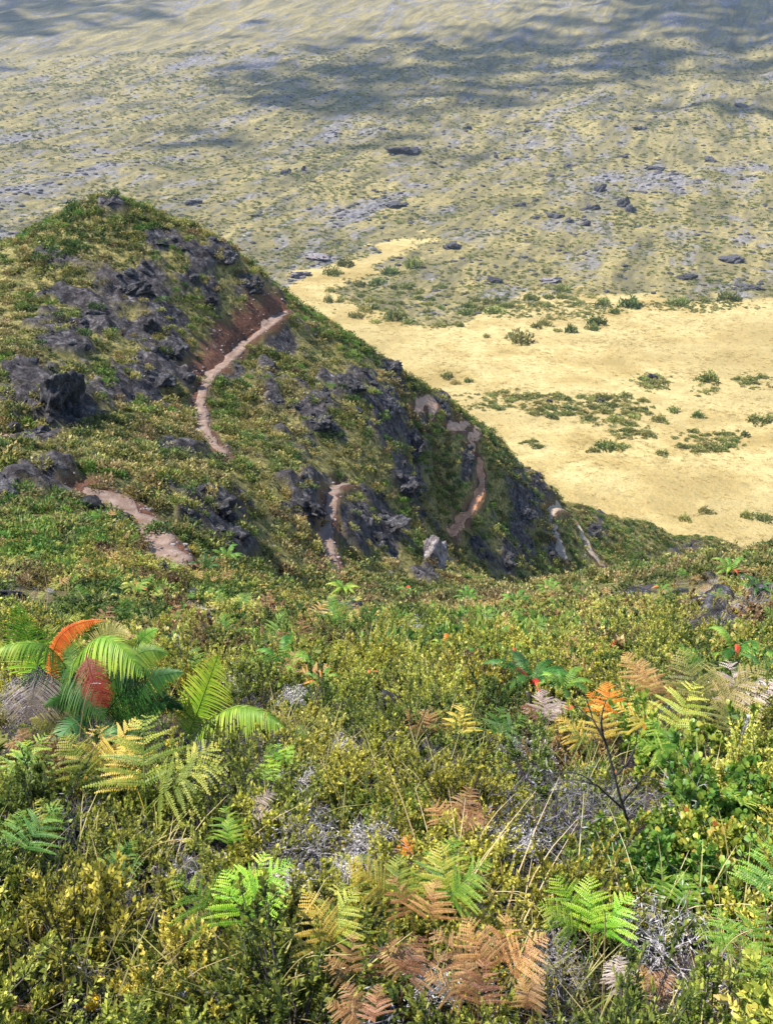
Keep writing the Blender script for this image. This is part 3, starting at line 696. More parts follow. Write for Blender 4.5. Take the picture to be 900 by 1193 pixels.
clump = sstep(-.25, .35, fbm(HX/5, HY/5, 4, 201))
zoneB = sstep(6, 10, CD)*(1-sstep(34, 38, CD)); zoneC = sstep(32, 37, CD)
P, rg = pick(zoneB*np.clip(bare-.08, 0, 1)*(.06+1.2*clump**2.2), 3500, 1)
v = patchy(P, 2.6, 401, rg)
for k in range(4):
    s = v == k; scatter('slope_undergrowth', MID[k], P[s]-[0, 0, .05], rg.uniform(0, 6.28, s.sum()), .5+1.1*rg.uniform(0, 1, s.sum())**1.7)
P, rg = pick(zoneC*(bare*.97+.03)*(.35+.9*clump), 21000, 2)
v = patchy(P, 5.0, 411, rg); d = np.hypot(P[:, 0], P[:, 1])
for k in range(4):
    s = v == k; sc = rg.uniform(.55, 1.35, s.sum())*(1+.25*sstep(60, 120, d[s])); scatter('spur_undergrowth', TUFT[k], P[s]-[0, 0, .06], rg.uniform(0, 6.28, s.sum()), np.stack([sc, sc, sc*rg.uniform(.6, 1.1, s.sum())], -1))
fernw = sstep(.10, .40, fbm(HX/6.5, HY/6.5, 3, 211))*(bare > .5)
P, rg = pick((.8*zoneB+zoneC)*fernw, 2500, 3); v = rg.integers(0, 2, len(P))
for k in range(2):
    s = v == k; scatter('fern_undergrowth', FERNT[k], P[s], rg.uniform(0, 6.28, s.sum()), rg.uniform(.5, 1.1, s.sum()))
zoneA = sstep(.8, 1.6, CD)*(1-sstep(10, 14, CD))
P, rg = pick((zoneA+.02*zoneB)/(.5+CD)**.8, 230, 14); v = rg.integers(0, 5, len(P))
for k in range(5):
    s = v == k; scatter('heath_undergrowth', HEATH[k][0], P[s]-[0, 0, .04], rg.uniform(0, 6.28, s.sum()), rg.uniform(.45, .8, s.sum()))
P, rg = pick(zoneB*(1.3-clump)+.12*zoneC, 620, 15); v = rg.integers(0, 3, len(P))
for k in range(3):
    s = v == k; scatter('dead_undergrowth', (DEAD+DEADT)[k], P[s], rg.uniform(0, 6.28, s.sum()), rg.uniform(.5, 1.2, s.sum()))
P, rg = pick(zoneB+.5*zoneC*bare, 2600, 16); v = rg.integers(0, 2, len(P))
for k in range(2):
    s = v == k; scatter('dry_grass', STRAW[k], P[s], rg.uniform(0, 6.28, s.sum()), rg.uniform(.8, 1.6, s.sum()))
INF = INV; INV = ((PXX <= -60) | (PXX >= 960)) & (PXX > -1500) & (PXX < 2400) & (HY > .2) & (CD > 1.2) & (CD < 18)
P, rg = pick(bare/(1+CD)**.8, 620, 44); v = rg.integers(0, 5, len(P))
for k in range(5):
    s = v == k; scatter('heath_undergrowth', HEATH[k][0], P[s]-[0, 0, .03], rg.uniform(0, 6.28, s.sum()), rg.uniform(.8, 1.35, s.sum()))
P, rg = pick(bare, 700, 45); v = rg.integers(0, 4, len(P))
for k in range(4):
    s = v == k; scatter('slope_undergrowth', MID[k], P[s]-[0, 0, .05], rg.uniform(0, 6.28, s.sum()), rg.uniform(.6, 1.4, s.sum()))
INV = INF
# grass and litter close to the camera
P, rg = pick(zoneA/(.5+CD)**1.6, 170, 4); v = rg.integers(0, 3, len(P))
for k in range(3):
    s = v == k; scatter('grass', GRASS[k], P[s], rg.uniform(0, 6.28, s.sum()), rg.uniform(.6, 1.3, s.sum()))
P, rg = pick((zoneA+.25*zoneB)/(.5+CD), 26, 5); v = rg.integers(0, 2, len(P))
for k in range(2):
    s = v == k; scatter('dry_grass', STRAW[k], P[s], rg.uniform(0, 6.28, s.sum()), rg.uniform(.6, 1.4, s.sum()))
P, rg = pick((zoneA+.3*zoneB)/(.8+CD), 900, 6); v = rg.integers(0, 3, len(P))
for k in range(3):
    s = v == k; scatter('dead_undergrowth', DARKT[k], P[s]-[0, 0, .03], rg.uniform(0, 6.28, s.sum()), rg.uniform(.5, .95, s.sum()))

# ------------------------------------------------------------------ scrub and stones on the valley floor and the far flank
M['drytuft'] = mat_leaf('dry_field_grass', [(0, (.24, .17, .058)), (.5, (.37, .275, .10)), (1, (.48, .37, .15))], .3, .01, .3)
def gaussian(A):
    for _ in range(9): A = (A+np.roll(A, 1, 0)+np.roll(A, -1, 0)+np.roll(A, 1, 1)+np.roll(A, -1, 1))/5
    return A
fA = (np.gradient(rf)[:, None]*FR*(th[1]-th[0])); FPX, FPY, FFd = project(FV)
FIN = (FPX > -60) & (FPX < 960) & (FPY > -40) & (FPY < 760)
def fpick(weight, count, seed):
    rg = np.random.default_rng(seed); w = (weight*fA*FIN).ravel(); w = w/w.sum(); k = rg.choice(w.size, size=count, p=w); i, j = np.unravel_index(k, FX.shape)
    r = rf[i]+rg.uniform(-.5, .5, count)*np.gradient(rf)[i]; t = th[j]+rg.uniform(-.5, .5, count)*(th[1]-th[0]); x = r*np.sin(t); y = r*np.cos(t); return np.stack([x, y, fz_at(x, y)], -1), rg
SCRUB = [with_mat(tuft_geo(230+i, 70, .5, .36, .22, .36).mesh('scrub'), M['valley']) for i in range(3)]
STONE = [with_mat(rock_mesh('stone', 240+i, 2, .7, .5), M['farrock']) for i in range(3)]
P, rg = fpick((1-GM)*(1-.75*lava)*(r_ < 1700)*np.minimum(1, (480/r_)**1.5)*(.3+sstep(-.2, .4, fbm(FX/30, FY/30, 3, 221))), 22000, 7); v = rg.integers(0, 3, len(P)); d = np.hypot(P[:, 0], P[:, 1])
for k in range(3):
    s = v == k; sc = rg.uniform(1.0, 2.6, s.sum())*(d[s]/520)**.6; scatter('valley_scrub', SCRUB[k], P[s], rg.uniform(0, 6.28, s.sum()), np.stack([sc, sc, sc*.75], -1))
P, rg = fpick((1-GM)*(.15+lava)*(r_ < 1500)*(480/r_)**1.9, 3000, 8); v = rg.integers(0, 3, len(P)); d = np.hypot(P[:, 0], P[:, 1])
for k in range(3):
    s = v == k; sc = rg.uniform(.35, 1.0, s.sum())**2*1.9*(d[s]/520)**.55+.25; scatter('lava_rubble', STONE[k], P[s], rg.uniform(0, 6.28, s.sum()), np.stack([sc*1.3, sc*1.1, sc*.8], -1))
TS = [with_mat(rock_mesh('stone', 270+i, 2, .6, .4), M['palerock']) for i in range(2)]
P, rg = pick(np.clip(TM-.25, 0, 1)*(CD > 20)/(CD+5), 1100, 19); v = rg.integers(0, 2, len(P))
for k in range(2):
    s = v == k; sc = .03+.13*rg.uniform(0, 1, s.sum())**2; scatter('path_rubble', TS[k], P[s], rg.uniform(0, 6.28, s.sum()), np.stack([sc*1.3, sc, sc*.9], -1))
edge = np.clip(1-np.abs(gaussian(GM)-.5)*2.2, 0, 1); pf = np.zeros(GM.shape)
for (a, b, rx, ry) in ((705,480,66,24),(640,475,46,20),(590,470,50,14),(735,502,30,16),(825,515,50,18),(760,446,24,13),(875,444,24,10),(822,449,16,14),(480,350,90,30),(640,360,110,12),(800,356,110,8)):
    pf = np.maximum(pf, 1-sstep(.5, 1.1, np.hypot((FPX-a)/rx, (FPY-b)/ry)+.7*fbm(FX/14, FY/14, 3, 231)))
P, rg = fpick((.55*edge+pf)*(GM > .02), 2600, 27); v = rg.integers(0, 3, len(P))
for k in range(3):
    s = v == k; sc = rg.uniform(.5, 2.0, s.sum()); scatter('valley_scrub', SCRUB[k], P[s], rg.uniform(0, 6.28, s.sum()), np.stack([sc, sc, sc*.8], -1))
P, rg = fpick(GM*(r_ < 520)*(.25+sstep(-.1, .4, fbm(FX/22, FY/22, 4, 241))), 9000, 28); DRYT = with_mat(tuft_geo(263, 26, .5, .28, .3, .2, .9).mesh('dry_tuft'), M['drytuft']); sc = rg.uniform(.4, 1.25, len(P)); scatter('dry_grass', DRYT, P, rg.uniform(0, 6.28, len(P)), np.stack([sc*1.3, sc*1.3, sc*.7], -1))
# loose lava stones on the bare patches of the spur
P, rg = pick((zoneB+zoneC)*np.clip(RM-.3, 0, 1), 500, 9); v = rg.integers(0, 3, len(P))
STONE2 = [with_mat(rock_mesh('stone', 250+i, 3, .75, .45), M['lavarock']) for i in range(3)]
for k in range(3):
    s = v == k; sc = .08+.5*rg.uniform(0, 1, s.sum())**3; scatter('rubble', STONE2[k], P[s], rg.uniform(0, 6.28, s.sum()), np.stack([sc*1.3, sc, sc*1.1], -1))
# ------------------------------------------------------------------ things
def tag(o, label, cat, group=None):
    o['label'] = label; o['category'] = cat
    if group: o['group'] = group
    return o
def root_at(name, p, label, cat, group=None, rz=0.0):
    o = bpy.data.objects.new(name, None); COL.objects.link(o); o.location = [float(c) for c in p]; o.rotation_euler = (0, 0, rz)
    o.empty_display_size = .1
    return tag(o, label, cat, group)
def child(name, me, parent, mat=None, rz=0.0, sc=1.0, loc=(0, 0, 0), rx=0.0, label=None):
    o = bpy.data.objects.new(name, me); COL.objects.link(o); o.parent = parent; o.location = loc; o.rotation_euler = (rx, 0, rz); o.scale = (sc,)*3 if np.ndim(sc) == 0 else sc
    if mat is not None:
        if len(me.materials) == 0: me.materials.append(mat)
        o.material_slots[0].link = 'OBJECT'; o.material_slots[0].material = mat
    if label: o['label'] = label
    return o
def pxm(p): return float(project(np.asarray(p, float))[2])/F          # metres per photo pixel at p
LAND = []                                                              # landmarks the labels refer to: (px, py, phrase)
KEEP = []                                                              # ground kept free of bulk shrubs: (x, y, r)

# --- the big fern with coloured fronds, and its lime companion
def big_fern(base_px, fronds, label, group=None):
    base = spot(*base_px, .10); Y0 = base[1]; r = root_at('sword_fern', base, label, 'fern', group)
    for i, (a, b, c, Wp, mt, N, droop, kw, lab) in enumerate(fronds):
        P = [at_y(p[0], p[1], Y0+p[2]) for p in (a, b, c)]; k = pxm(P[1])
        ctrl = 2*P[1]-.5*(P[0]+P[2])
        g = sword_geo(P[0]-base, ctrl-base, P[2]-base, 1.32*Wp*k, 400+i+int(base_px[0]), N, n=58, droop=droop, **kw)
        if np.linalg.norm(P[0]-base) > .06: g.polytube(bez(np.array([0, 0, -.02]), (P[0]-base)*.5+np.array([0, .04, -.03]), P[0]-base, 8), .006, .004, .2)
        child('frond', g.mesh('frond', True), r, M['fern_'+mt] if 'fern_'+mt in M else M[mt], label=lab)
    g = G(); g.polytube(np.array([[0, 0, -.15], [0, 0, -.05], [0, 0, .03], [0, 0, .08]]), .075, .03, .3, 9); child('crown', g.mesh('crown', True), r, M['stem'])
    return base
VW = nrm(np.array([0, -.75, .65])); VL = nrm(np.array([-.25, -.85, .45]))
FR1 = [
 ((52,800,.1),(36,755,.2),(20,702,.15),33,'bright',VL,.30,{}, 'lime green frond standing upright'),
 ((62,800,0),(70,742,.05),(122,722,-.05),9.5,'orange',VL,.75,{'wlo':.8}, 'orange arching frond'),
 ((85,815,0),(55,754,-.1),(-22,764,-.25),24,'lime',None,.75,{}, 'lime frond arching out of the picture'),
 ((80,820,-.05),(112,744,-.25),(168,788,-.5),30,'lime',None,.85,{'wlo':.35}, 'lime frond arching over the red one'),
 ((101,762,-.45),(109,792,-.58),(126,824,-.66),16,'red',VW,.12,{'wlo':.75,'fwd':.5}, 'dark red hanging frond'),
 ((46,775,-.1),(40,800,-.25),(34,842,-.40),31,'grey',VW,.25,{'wlo':.9}, 'withered grey hanging frond'),
 ((72,780,-.15),(92,800,-.35),(122,838,-.5),22,'dark',VW,.2,{}, 'dark green frond'),
 ((118,842,-.2),(155,800,-.45),(214,783,-.55),20,'dark',VW,.35,{}, 'green frond reaching sideways'),
 ((118,850,-.15),(150,838,-.4),(196,818,-.5),17,'dark',VW,.35,{}, 'dark green lower frond'),
 ((112,842,-.25),(84,845,-.5),(58,888,-.6),15,'bluegreen',VW,.35,{'wlo':.8}, 'blue green low frond'),
 ((110,845,-.25),(124,852,-.5),(132,864,-.55),13,'bluegreen',VW,.3,{'wlo':.8}, None),
 ((112,842,-.1),(78,838,-.3),(34,838,-.4),15,'olive',VW,.4,{}, 'dull olive frond'),
 ((120,858,-.3),(150,868,-.55),(186,864,-.6),13,'olive',VW,.3,{}, None),
 ((105,790,.2),(122,742,.3),(152,740,.2),18,'olive',VW,.4,{}, None),
 ((130,800,.2),(158,752,.3),(184,733,.3),11,'green',VW,.3,{}, None),
 ((90,800,.2),(80,760,.4),(60,738,.45),16,'green',VW,.4,{}, None),
 ((100,840,.05),(66,800,.1),(24,796,.0),20,'green',VW,.4,{}, None), ((112,842,-.05),(150,770,.1),(196,762,.1),17,'green',VW,.45,{}, None), ((112,842,-.1),(165,815,-.2),(214,826,-.3),16,'dark',VW,.4,{}, None), ((104,842,-.15),(86,815,-.3),(52,822,-.45),15,'dark',VW,.4,{}, None), ((104,830,.2),(112,760,.45),(100,716,.4),15,'green',VW,.35,{}, None),
 ((110,820,.1),(140,790,.0),(160,830,-.15),18,'dark',VW,.4,{}, None)]
B1 = big_fern((104,850), FR1, 'big sword fern with one orange and one dark red frond')
FR2 = [((214,872,0),(236,812,.1),(254,763,.0),31,'bright',VL,.45,{'wlo':.55}, 'bright lime upright frond'),
 ((214,876,0),(268,826,-.2),(334,850,-.4),24,'lime',None,.95,{'wlo':.4}, 'lime frond arching low'),
 ((214,876,.05),(245,850,-.1),(268,832,-.1),16,'yellowgreen',VW,.5,{}, None)]
B2 = big_fern((214,862), FR2, 'small sword fern of bright lime fronds beside the big colourful fern')
KEEP += [(B1[0], B1[1], .9), (B1[0]-.4, B1[1]-.6, .5), (B1[0]+.3, B1[1]-.7, .5), (B1[0]-.1, B1[1]-1.0, .42), (B2[0]+.2, B2[1]-.15, .5), (B2[0]+.4, B2[1]-.6, .45), (B2[0]+.1, B2[1]-.7, .4)]
LAND += [(95,800,'big fern with the red frond'), (250,800,'lime sword fern')]

# --- smaller sword ferns on the slope
def clump_fern(seed, nf, L):
    rg = np.random.default_rng(seed); out = []
    for i in range(nf):
        a = 2*PI*i/nf+rg.uniform(-.25, .25); l = L*rg.uniform(.75, 1.1); d = np.array([math.cos(a), math.sin(a), 0]); h = rg.uniform(.35, .75)*l
        out.append(with_mat(sword_geo((0, 0, 0), d*l*.45+np.array([0, 0, h*1.5]), d*l+np.array([0, 0, h*.45]), .15*l, seed*10+i, None, n=22, droop=.4, wlo=.7).mesh('frond', True), M['fern_green']))
    return out
_g = G(); _g.polytube(np.array([[0, 0, -.5], [0, 0, -.2], [0, 0, 0], [0, 0, .04]]), .06, .03, .3, 8); CROWN = with_mat(_g.mesh('crown', True), M['stem'])
CLF = [clump_fern(31, 9, .62), clump_fern(32, 8, .62), clump_fern(33, 10, .62)]
SF = [(332,786,50,'green','with fat green fronds on grey litter above the lime fern',0),(375,800,26,'green','small, with one orange frond, on the litter beside a lava rock',2),(618,800,62,'dark','dark green, spreading, with a red frond in it',1),(655,808,40,'green','green, beside the dark fern with the red frond',0),(585,775,34,'green','green, on the slope above the spreading dark fern',0),
 (560,768,26,'green','small and green, uphill of the orange bracken',2),(855,775,56,'green','green, below the bare lava scree, with a red frond',1),(890,792,40,'dark','dark green, at the picture edge below the lava scree',0),(805,768,26,'green','small, on the slope under the lava scree',2),(850,668,26,'green','green, with red tips, near the crest of the slope',1),
 (880,690,30,'dark','dark green, on the crest beside the lava scree',0),(545,700,22,'green','small and bright, in front of the pale rock face',0),(600,705,24,'green','small, where the slope meets the gully',0),(700,735,22,'green','small, halfway down the open slope',0),(470,735,22,'green','small, by the grey bush on the open slope',0),(265,655,26,'green','green, under the rocks beside the near path',0),
 (240,665,24,'dark','dark green, under the lower end of the near path',0),(400,690,24,'lime','lime, under the middle path',0),(520,760,24,'lime','lime, right above the small dark lava rock',2),(705,765,24,'green','small, with a red frond, in the middle of the slope',1),(640,690,22,'green','small, at the foot of the spur slope',0),(158,690,20,'yellowgreen','small, with one red frond, uphill of the big fern',1),
 (290,745,22,'lime','lime, beside the broken lava rocks',0),(750,800,22,'green','small, behind the upright orange bracken',0),(650,755,15,'green','tiny, with red fronds, under the middle of the open slope',1),(625,742,14,'green','tiny, with red fronds, uphill of the spreading dark fern',1),(700,748,14,'green','tiny, with red fronds, beside the pale seed spike',1),(598,768,15,'green','tiny, with red fronds, left of the spreading dark fern',1),(662,832,15,'green','tiny, with red fronds, by the pinkish dead bracken',1),(472,692,14,'green','tiny, with red fronds, near the foot of the middle path',1),(845,772,15,'green','tiny, with red fronds, below the scree edge',1),(412,738,14,'green','tiny, with red fronds, on bare red earth',1),(430,790,15,'green','tiny, with red fronds, beside the small dark lava rock',1),(770,690,14,'green','tiny, with red fronds, uphill of the scree',1),(535,795,15,'green','tiny, with red fronds, above the golden bracken in the middle',1)]
for i, (a, b, wpx, mt, lab, red) in enumerate(SF):
    p = spot(a, b, .25); sc = 1.6*wpx*pxm(p)/1.05; r = root_at('sword_fern', p+np.array([0, 0, .26]), 'sword fern, '+lab, 'fern', 'sword ferns on the slope', rng.uniform(0, 6.28))
    child('crown', CROWN, r, sc=sc)
    for q, me in enumerate(CLF[i % 3]):
        special = red and q in ((i*3) % 8, (i*3+2) % 8)
        child('frond', me, r, M['fern_'+('scarlet' if special and red == 1 else 'orange' if special else mt)], sc=sc*(.6 if special and red == 1 and wpx > 24 else 1), label=('red frond' if red == 1 else 'orange frond') if special else None)
    LAND.append((a, b, 'sword fern, '+lab.split(',')[0].replace('with ', 'with its ')) if i in (0, 2, 6, 9) else (a, b, 'small sword fern')); KEEP.append((p[0], p[1], .42*sc))
LAND = [l for l in LAND if l[2] != 'small sword fern']

# --- bracken
BR = [bracken_geo(41, .55, 15, 1.15, .9, .15).mesh('bracken'), bracken_geo(42, .55, 14, .85, .8, .22).mesh('bracken'), bracken_geo(43, .55, 16, .65, .7, .25, .46).mesh('bracken'),
      bracken_geo(44, .50, 13, 1.2, 1.9, .55, .42, .25).mesh('bracken'), bracken_geo(45, .50, 12, .9, 2.4, .5, .40, .5).mesh('bracken')]
for nmx, mtx, cnt, sd in (('tan', 'fern_tan', 70, 61), ('yg', 'fern_yellowgreen', 110, 62), ('lime', 'fern_green', 90, 63), ('rust', 'fern_rust', 50, 64)):
    P, rg = pick(zoneB+.4*zoneA, cnt, sd); me = BR[sd % 3].copy(); me.materials.clear(); with_mat(me, M[mtx]); scatter('bracken_undergrowth', me, P+[0, 0, .18], rg.uniform(-1.5, 1.5, cnt), rg.uniform(.5, 1.1, cnt))
BK = [ # px, py of the leafy middle, size in px, colour, how many fronds, shapes, lean (deg, 0 = away, 90 = to the picture's left), label
 (18,905,110,'lime',3,(1,2),20,'lime bracken at the picture edge below the withered brown fronds'),(14,985,110,'green',2,(1,2),-15,'green bracken low at the picture edge'),
 (118,905,120,'gold',3,(0,1),10,'golden bracken below the big sword fern'),(165,918,150,'yellowgreen',4,(1,2),-20,'large yellow green bracken below the blue green frond'),(75,955,70,'yellowgreen',1,(2,),60,'small yellow green bracken among dark twigs'),
 (122,1012,85,'green',2,(1,2),-50,'single green bracken frond over dark dead twigs'),(268,972,60,'lime',2,(0,1),5,'small lime bracken beside the fallen pale frond'),(280,1060,125,'bright',4,(0,1),-5,'bright lime bracken bush rising from golden heath'),
 (328,888,50,'bright',3,(0,1),0,'bright green little bracken behind the pale fallen frond'),(308,908,44,'bright',2,(1,),-30,'bright green low bracken next to dark twigs'),(350,862,36,'green',2,(0,),10,'small dull green bracken uphill on litter'),
 (498,848,70,'tan',2,(0,),25,'tan bracken with its tip up in the middle of the slope'),(535,850,70,'gold',2,(1,),-5,'golden bracken in the middle of the slope'),(572,852,70,'green',2,(1,),-40,'green bracken beside the golden one in the middle'),
 (530,945,105,'rust',4,(3,4),-30,'rust brown dead bracken hanging over a dark hollow'),(480,985,60,'orange',1,(0,),10,'single upright bracken frond turning orange'),(462,1040,110,'yellowgreen',3,(0,1),30,'yellow green bracken left of the rusty one'),
 (520,1045,120,'lime',3,(0,1),-30,'lime bracken with orange base in the middle of the picture'),(490,1060,90,'tan',2,(0,1),0,'tan bracken between two green ones in the middle'),(385,1095,110,'yellowgreen',3,(0,1),-10,'yellow green bracken in front of the pale dead bush'),
 (412,1130,90,'tan',2,(1,3),20,'tan bracken turning brown near the bottom edge'),(470,1120,130,'rust',4,(1,3),-10,'large rust brown bracken near the bottom edge'),(430,1175,120,'rust',3,(2,3),40,'rust brown bracken crossing the bottom edge'),
 (575,1118,130,'tan',4,(0,1),-5,'tan bracken with several upright tips'),(545,1155,110,'rust',3,(1,3),20,'rusty bracken in front of the tan one'),(612,1165,90,'rust',3,(0,3),-20,'rust brown bracken by the grass at the bottom edge'),
 (688,1080,100,'bright',4,(0,0),0,'bright lime upright bracken in front of the bilberry bush'),(758,805,85,'tan',2,(0,),5,'tall tan bracken standing above the bilberry bush'),(715,832,80,'orange',2,(0,1),20,'orange bracken by the bare black branch'),
 (700,862,80,'gold',3,(1,2),35,'golden bracken leaning over the bare branch'),(818,825,105,'olive',4,(0,1),-10,'big olive bracken behind the bilberry bush'),(775,848,90,'yellowgreen',3,(1,2),10,'yellow green bracken on top of the bilberry bush'),
 (862,822,80,'pink',3,(3,1),-10,'pale pinkish dead bracken near the picture edge'),(885,810,60,'pink',2,(3,),-30,'pale dead bracken touching the picture edge'),(845,852,70,'olive',2,(1,),-40,'olive bracken with brown spots at the bush edge'),(805,878,75,'lime',2,(2,),50,'flat lime bracken frond over the bilberry leaves'),
 (848,930,50,'lime',2,(2,),-40,'small lime bracken inside the bilberry bush'),(893,1052,130,'green',2,(1,2),-30,'large green bracken frond at the picture edge'),(868,1105,95,'green',3,(1,2),20,'dark toned green bracken low beside grass stalks'),(895,1150,80,'green',2,(1,2),-20,'green bracken in the bottom corner'),
 (722,1150,80,'pink',2,(3,),10,'pale curled dead bracken by the white twig bush'),(760,1150,90,'rust',3,(3,4),-15,'brown dead bracken under the white twig bush'),(635,835,70,'pink',3,(3,0),0,'pale pinkish dead bracken behind golden heath'),(780,1050,60,'lime',2,(0,1),-15,'lime bracken against the dark of the bilberry bush'),
 (285,940,70,'pink',2,(4,3),-60,'fallen pale dead frond on grey litter'),(30,862,75,'rust',3,(3,4),60,'withered brown bracken under the grey frond'),(60,868,60,'rust',2,(3,),-20,'brown curled bracken beside the blue green frond'),(30,1165,50,'rust',2,(3,),0,'little rust brown bracken in the bottom corner')]
for i, (a, b, s, mt, nf, shp, lean, lab) in enumerate(BK):
    p = spot(a, b+s*.22, .24); k = pxm(p); sc = s*k/.46*(.5 if mt in ('rust', 'orange') else .56 if mt == 'tan' else .66)*(1.18 if a > 670 and b < 880 else 1.0); r = root_at('bracken_fern', p+np.array([0, 0, .22]), lab, 'fern', 'bracken ferns near the camera')
    for q in range(nf):
        kk = shp[q % len(shp)]; m2 = mt
        if q == nf-1 and nf > 2: m2 = {'lime': 'yellowgreen', 'yellowgreen': 'gold', 'gold': 'yellowgreen', 'rust': 'tan', 'tan': 'rust', 'green': 'lime', 'bright': 'lime', 'olive': 'tan', 'pink': 'rust', 'orange': 'gold'}[mt]
        child('frond', BR[kk], r, M['fern_'+m2], rz=math.radians(lean+(q-(nf-1)/2)*38+rng.uniform(-12, 12)), sc=sc*rng.uniform(.85, 1.1), loc=(rng.uniform(-.03, .03), rng.uniform(-.03, .03), 0))
    LAND.append((a, b, lab.split(' in front of')[0].split(' beside')[0].split(' behind')[0].split(' under')[0])); KEEP.append((p[0], p[1], .05))

# --- dead twig bushes
DT = [(368,990,95,0,'large pale lilac dead bush with fluffy twigs in the middle'),(345,1035,60,0,'pale dead twigs at the foot of the large lilac bush'),(300,1010,50,1,'white bare twigs beside the bright lime bracken'),(430,985,60,0,'pale grey dead bush beside the lilac one'),(405,1015,50,0,'small pale dead bush in golden heath'),
 (250,925,70,2,'dark grey dead bush under the lime sword fern'),(90,968,90,2,'dark grey tangle of twigs below the golden bracken'),(110,1040,80,2,'dark dead tangle under a single green frond'),(215,1010,70,2,'dark grey dead bush between golden heaths'),(775,1105,105,0,'white dead twig bush in front of the bilberry'),
 (740,1075,60,1,'white upright dead twigs behind the white bush'),(640,1100,60,0,'small grey dead bush beside bright lime bracken'),(655,1135,60,0,'grey fluffy dead twigs near the bottom edge'),(620,960,120,2,'big dark grey bush of arching dead twigs'),(665,935,90,2,'dark dead bush beside the bilberry'),(600,985,60,0,'pale fluffy twigs in a dark hollow'),
 (795,940,85,1,'grey upright bare twigs in the bilberry bush'),(730,930,70,2,'dark bare twigs under the black branch'),(20,825,70,0,'pale grey twigs under the withered fern frond'),(15,870,50,2,'dark twigs at the picture edge under the fern'),(205,768,50,0,'grey dead bush uphill of the big fern'),(285,800,44,0,'grey litter twigs beside the lime sword fern'),
 (340,815,40,0,'grey twigs under the fat fronded fern'),(300,870,50,2,'dark bush of twigs below the arching lime frond'),(620,880,50,0,'pale twigs behind golden heath'),(350,905,46,0,'pale litter twigs in the middle of the heath'),(520,985,50,2,'dark twigs in the hollow under the rusty bracken'),(560,1060,50,2,'dark twigs under the lime bracken'),
 (100,1140,70,2,'dark grey twigs behind the yellow flower'),(190,1110,60,2,'dark twigs in the hollow behind bottom grass'),(485,745,40,0,'soft grey bush on the open slope'),(590,870,40,0,'pale twigs beside the golden bracken'),(780,830,50,2,'dark twigs between tan and olive bracken'),(500,1150,60,0,'grey twigs under rust brown bracken'),(395,870,44,0,'grey twigs on litter behind golden heath'),(690,1010,60,2,'dark twigs under the tall heath')]
for i, (a, b, s, kd, lab) in enumerate(DT):
    p = spot(a, b, .20); sc = (1.3, 1.3, 1.6)[kd]*s*pxm(p)/.62; r = root_at('dead_shrub', p, lab, 'shrub', 'dead shrubs near the camera', rng.uniform(0, 6.28))
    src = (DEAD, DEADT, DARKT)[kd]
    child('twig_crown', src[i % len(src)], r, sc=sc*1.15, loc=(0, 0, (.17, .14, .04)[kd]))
    LAND.append((a, b, lab.split(' in ')[0].split(' under')[0].split(' beside')[0].split(' below')[0].split(' behind')[0].split(' at ')[0].split(' near')[0].split(' between')[0])); KEEP.append((p[0], p[1], .30*min(sc, 1.3) if kd < 2 else .22*min(sc, 1.3)))

# --- round-leaved bilberry bushes
BB = [(850,930,150,'big bilberry bush with round green leaves at the picture edge'),(770,870,110,'bilberry bush with orange leaves under olive bracken'),(880,880,110,'bilberry bush with golden and orange leaves by the white seed head'),(745,990,110,'bilberry bush with round leaves beside the tall heath'),(820,1000,130,'bilberry bush with round leaves over a black hollow'),
 (885,985,120,'dark leaved bilberry bush at the picture edge'),(700,960,80,'small bilberry bush beside the dark dead bush'),(760,1030,90,'low bilberry bush behind the white twig bush'),(690,890,60,'small light bilberry bush behind the black branch'),(640,1000,60,'small bilberry beside the grass seed heads'),(800,905,90,'bilberry bush between the grey bare twigs and the white seed head'),(725,1000,90,'yellowing bilberry bush below the dark bare twigs'),(870,1030,100,'bilberry bush above the large green bracken'),(785,965,100,'bilberry bush in front of the grey bare twigs'),(835,965,110,'leafy bilberry bush amid the bilberry thicket'),(735,940,70,'bilberry sprig over the foot of the black branch'),(890,930,90,'orange tipped bilberry bush cut by the picture edge'),(675,985,70,'low bilberry bush behind the bright lime bracken')]
for i, (a, b, s, lab) in enumerate(BB):
    p = spot(a, b-s*.12, .36); sc = 1.3*s*pxm(p)/.66; r = root_at('bilberry_shrub', p, lab, 'shrub', 'bilberry bushes near the camera', rng.uniform(0, 6.28)); lf, stm = ROUND[i % 3]
    child('foliage', lf, r, sc=(sc, sc, sc*1.15)); child('stem', stm, r, sc=(sc, sc, sc*1.15))
    LAND.append((a, b, lab.split(' with ')[0].split(' at ')[0].split(' under ')[0].split(' beside')[0].split(' behind')[0])); KEEP.append((p[0], p[1], .32*sc))

